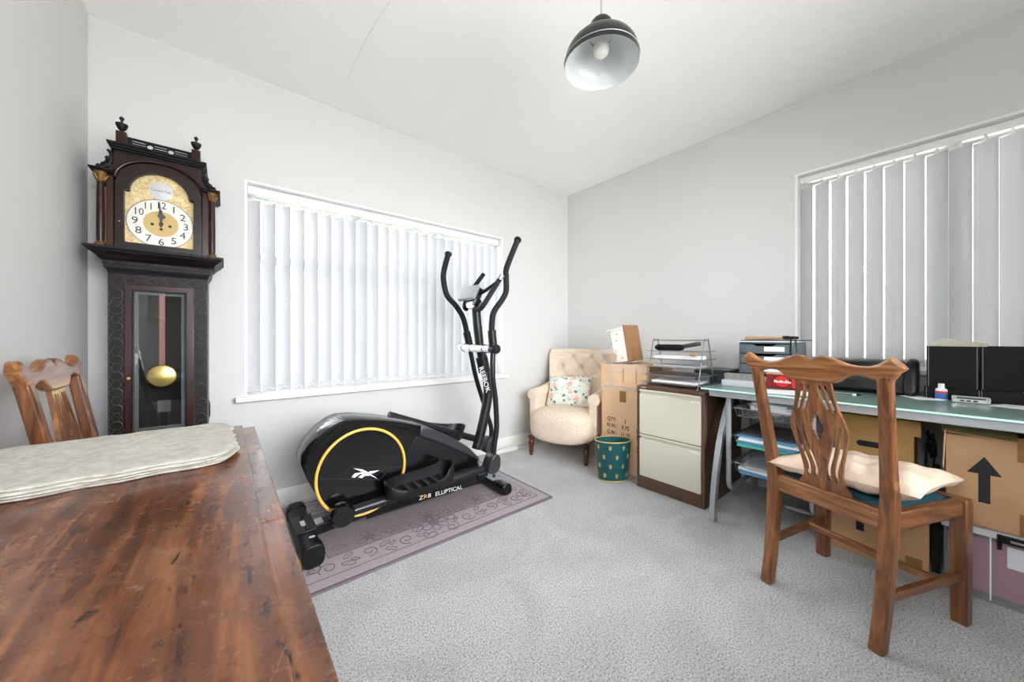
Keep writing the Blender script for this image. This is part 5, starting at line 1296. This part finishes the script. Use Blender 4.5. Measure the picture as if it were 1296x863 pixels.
part('case', G().b2(2.45, 2.83, -.0, .024, 0, .40), 'ink', ct, True, .002)
g = G(); rn = random.Random(2)
pts = [(2.62+rn.uniform(-.08, .1), .028+rn.uniform(-.02, .018), .42+.16*abs(math.sin(i*.9))+rn.uniform(-.02, .02)) for i in range(16)]
single('cable_bundle', 'tangled black cables above the computer tower under the desk', 'cables', G().tube(smooth(pts, 6, False), .0035, 5), 'cableb')
single('power_cable', 'grey cable hanging down the wall behind the glass desk', 'cable', G().tube(smooth([(2.915, .08, .75), (2.92, .07, .62), (2.915, .05, .5), (2.9, .06, .3), (2.85, .1, .01)], 5, False), .004, 6), 'greypl')
single('power_cable', 'coiled white cable on the carpet under the wire baskets', 'cable', G().tube([(2.62+.06*math.cos(a), .52+.07*math.sin(a), .006+.0035*a/6.28+.04*(math.sin(a*.5)**2)) for a in [k*.35 for k in range(46)]], .005, 6), 'cablew')
# extension lead by the armchair
ex = thing('extension_lead', 'white extension lead on the carpet along the baseboard beside the armchair', 'extension lead', (2.0, 2.52, 0), R(0))
part('socket_block', G().b2(1.86, 2.115, 2.49, 2.545, .002, .04), 'cablew', ex, True, .008)
part('lead', G().tube(smooth([(2.11, 2.515, .018), (2.18, 2.52, .006), (2.3, 2.5, .005), (2.45, 2.53, .005), (2.62, 2.56, .006), (2.75, 2.59, .006), (2.9, 2.57, .006)], 5, False), .004, 6), 'cablew', ex, True)

# ------------------------------------------------------------------ pendant lamp
pl = thing('pendant_lamp', 'black dome pendant lamp with white inside hanging from the ceiling', 'lamp', (1.204, .889, 2.175))
dome = [(.15*math.cos(R(a)), .165*math.sin(R(a))) for a in range(0, 79, 6)]
part('shade', G().lathe([(.1505, 0), (.1515, .017), (.1515, .019), (.1495, .02)]+[(.149*math.cos(R(a)), .02+.108*math.sin(R(a))) for a in range(6, 79, 6)]+[(.02, .128)], 48), 'lamp_black', pl)
part('shade_lining', G().lathe([(.1503, 0), (.148, .001)]+[(.1475*math.cos(R(a)), .017+.107*math.sin(R(a))) for a in range(0, 84, 6)]+[(0, .124)], 48), 'lamp_white', pl)
part('shade_bead', G().tube([(.1518*math.cos(2*math.pi*k/48), .1518*math.sin(2*math.pi*k/48), .018) for k in range(48)], .0012, 5, closed=True), 'silver', pl)
part('cap', G().lathe([(.046, .116), (.046, .15), (.044, .172), (.036, .182), (.006, .186), (0, .186)], 24), 'lamp_black', pl)
part('bulb', G().lathe([(0, .034), (.016, .037), (.028, .048), (.032, .062), (.029, .08), (.018, .1), (.014, .122)], 20), 'bulb', pl)
part('bulb_holder', G().lathe([(.0, .098), (.019, .098), (.019, .126), (0, .126)], 16), 'white', pl)
part('cord', G().tube([(0, 0, .18), (0, 0, ZC-2.175-.02)], .003, 8), mat('beige_flex', (168, 160, 150), .6), pl)
part('ceiling_rose', G().lathe([(0, ZC-2.175-.03), (.02, ZC-2.175-.03), (.045, ZC-2.175-.012), (.048, ZC-2.175), (0, ZC-2.175)], 24), 'white', pl)
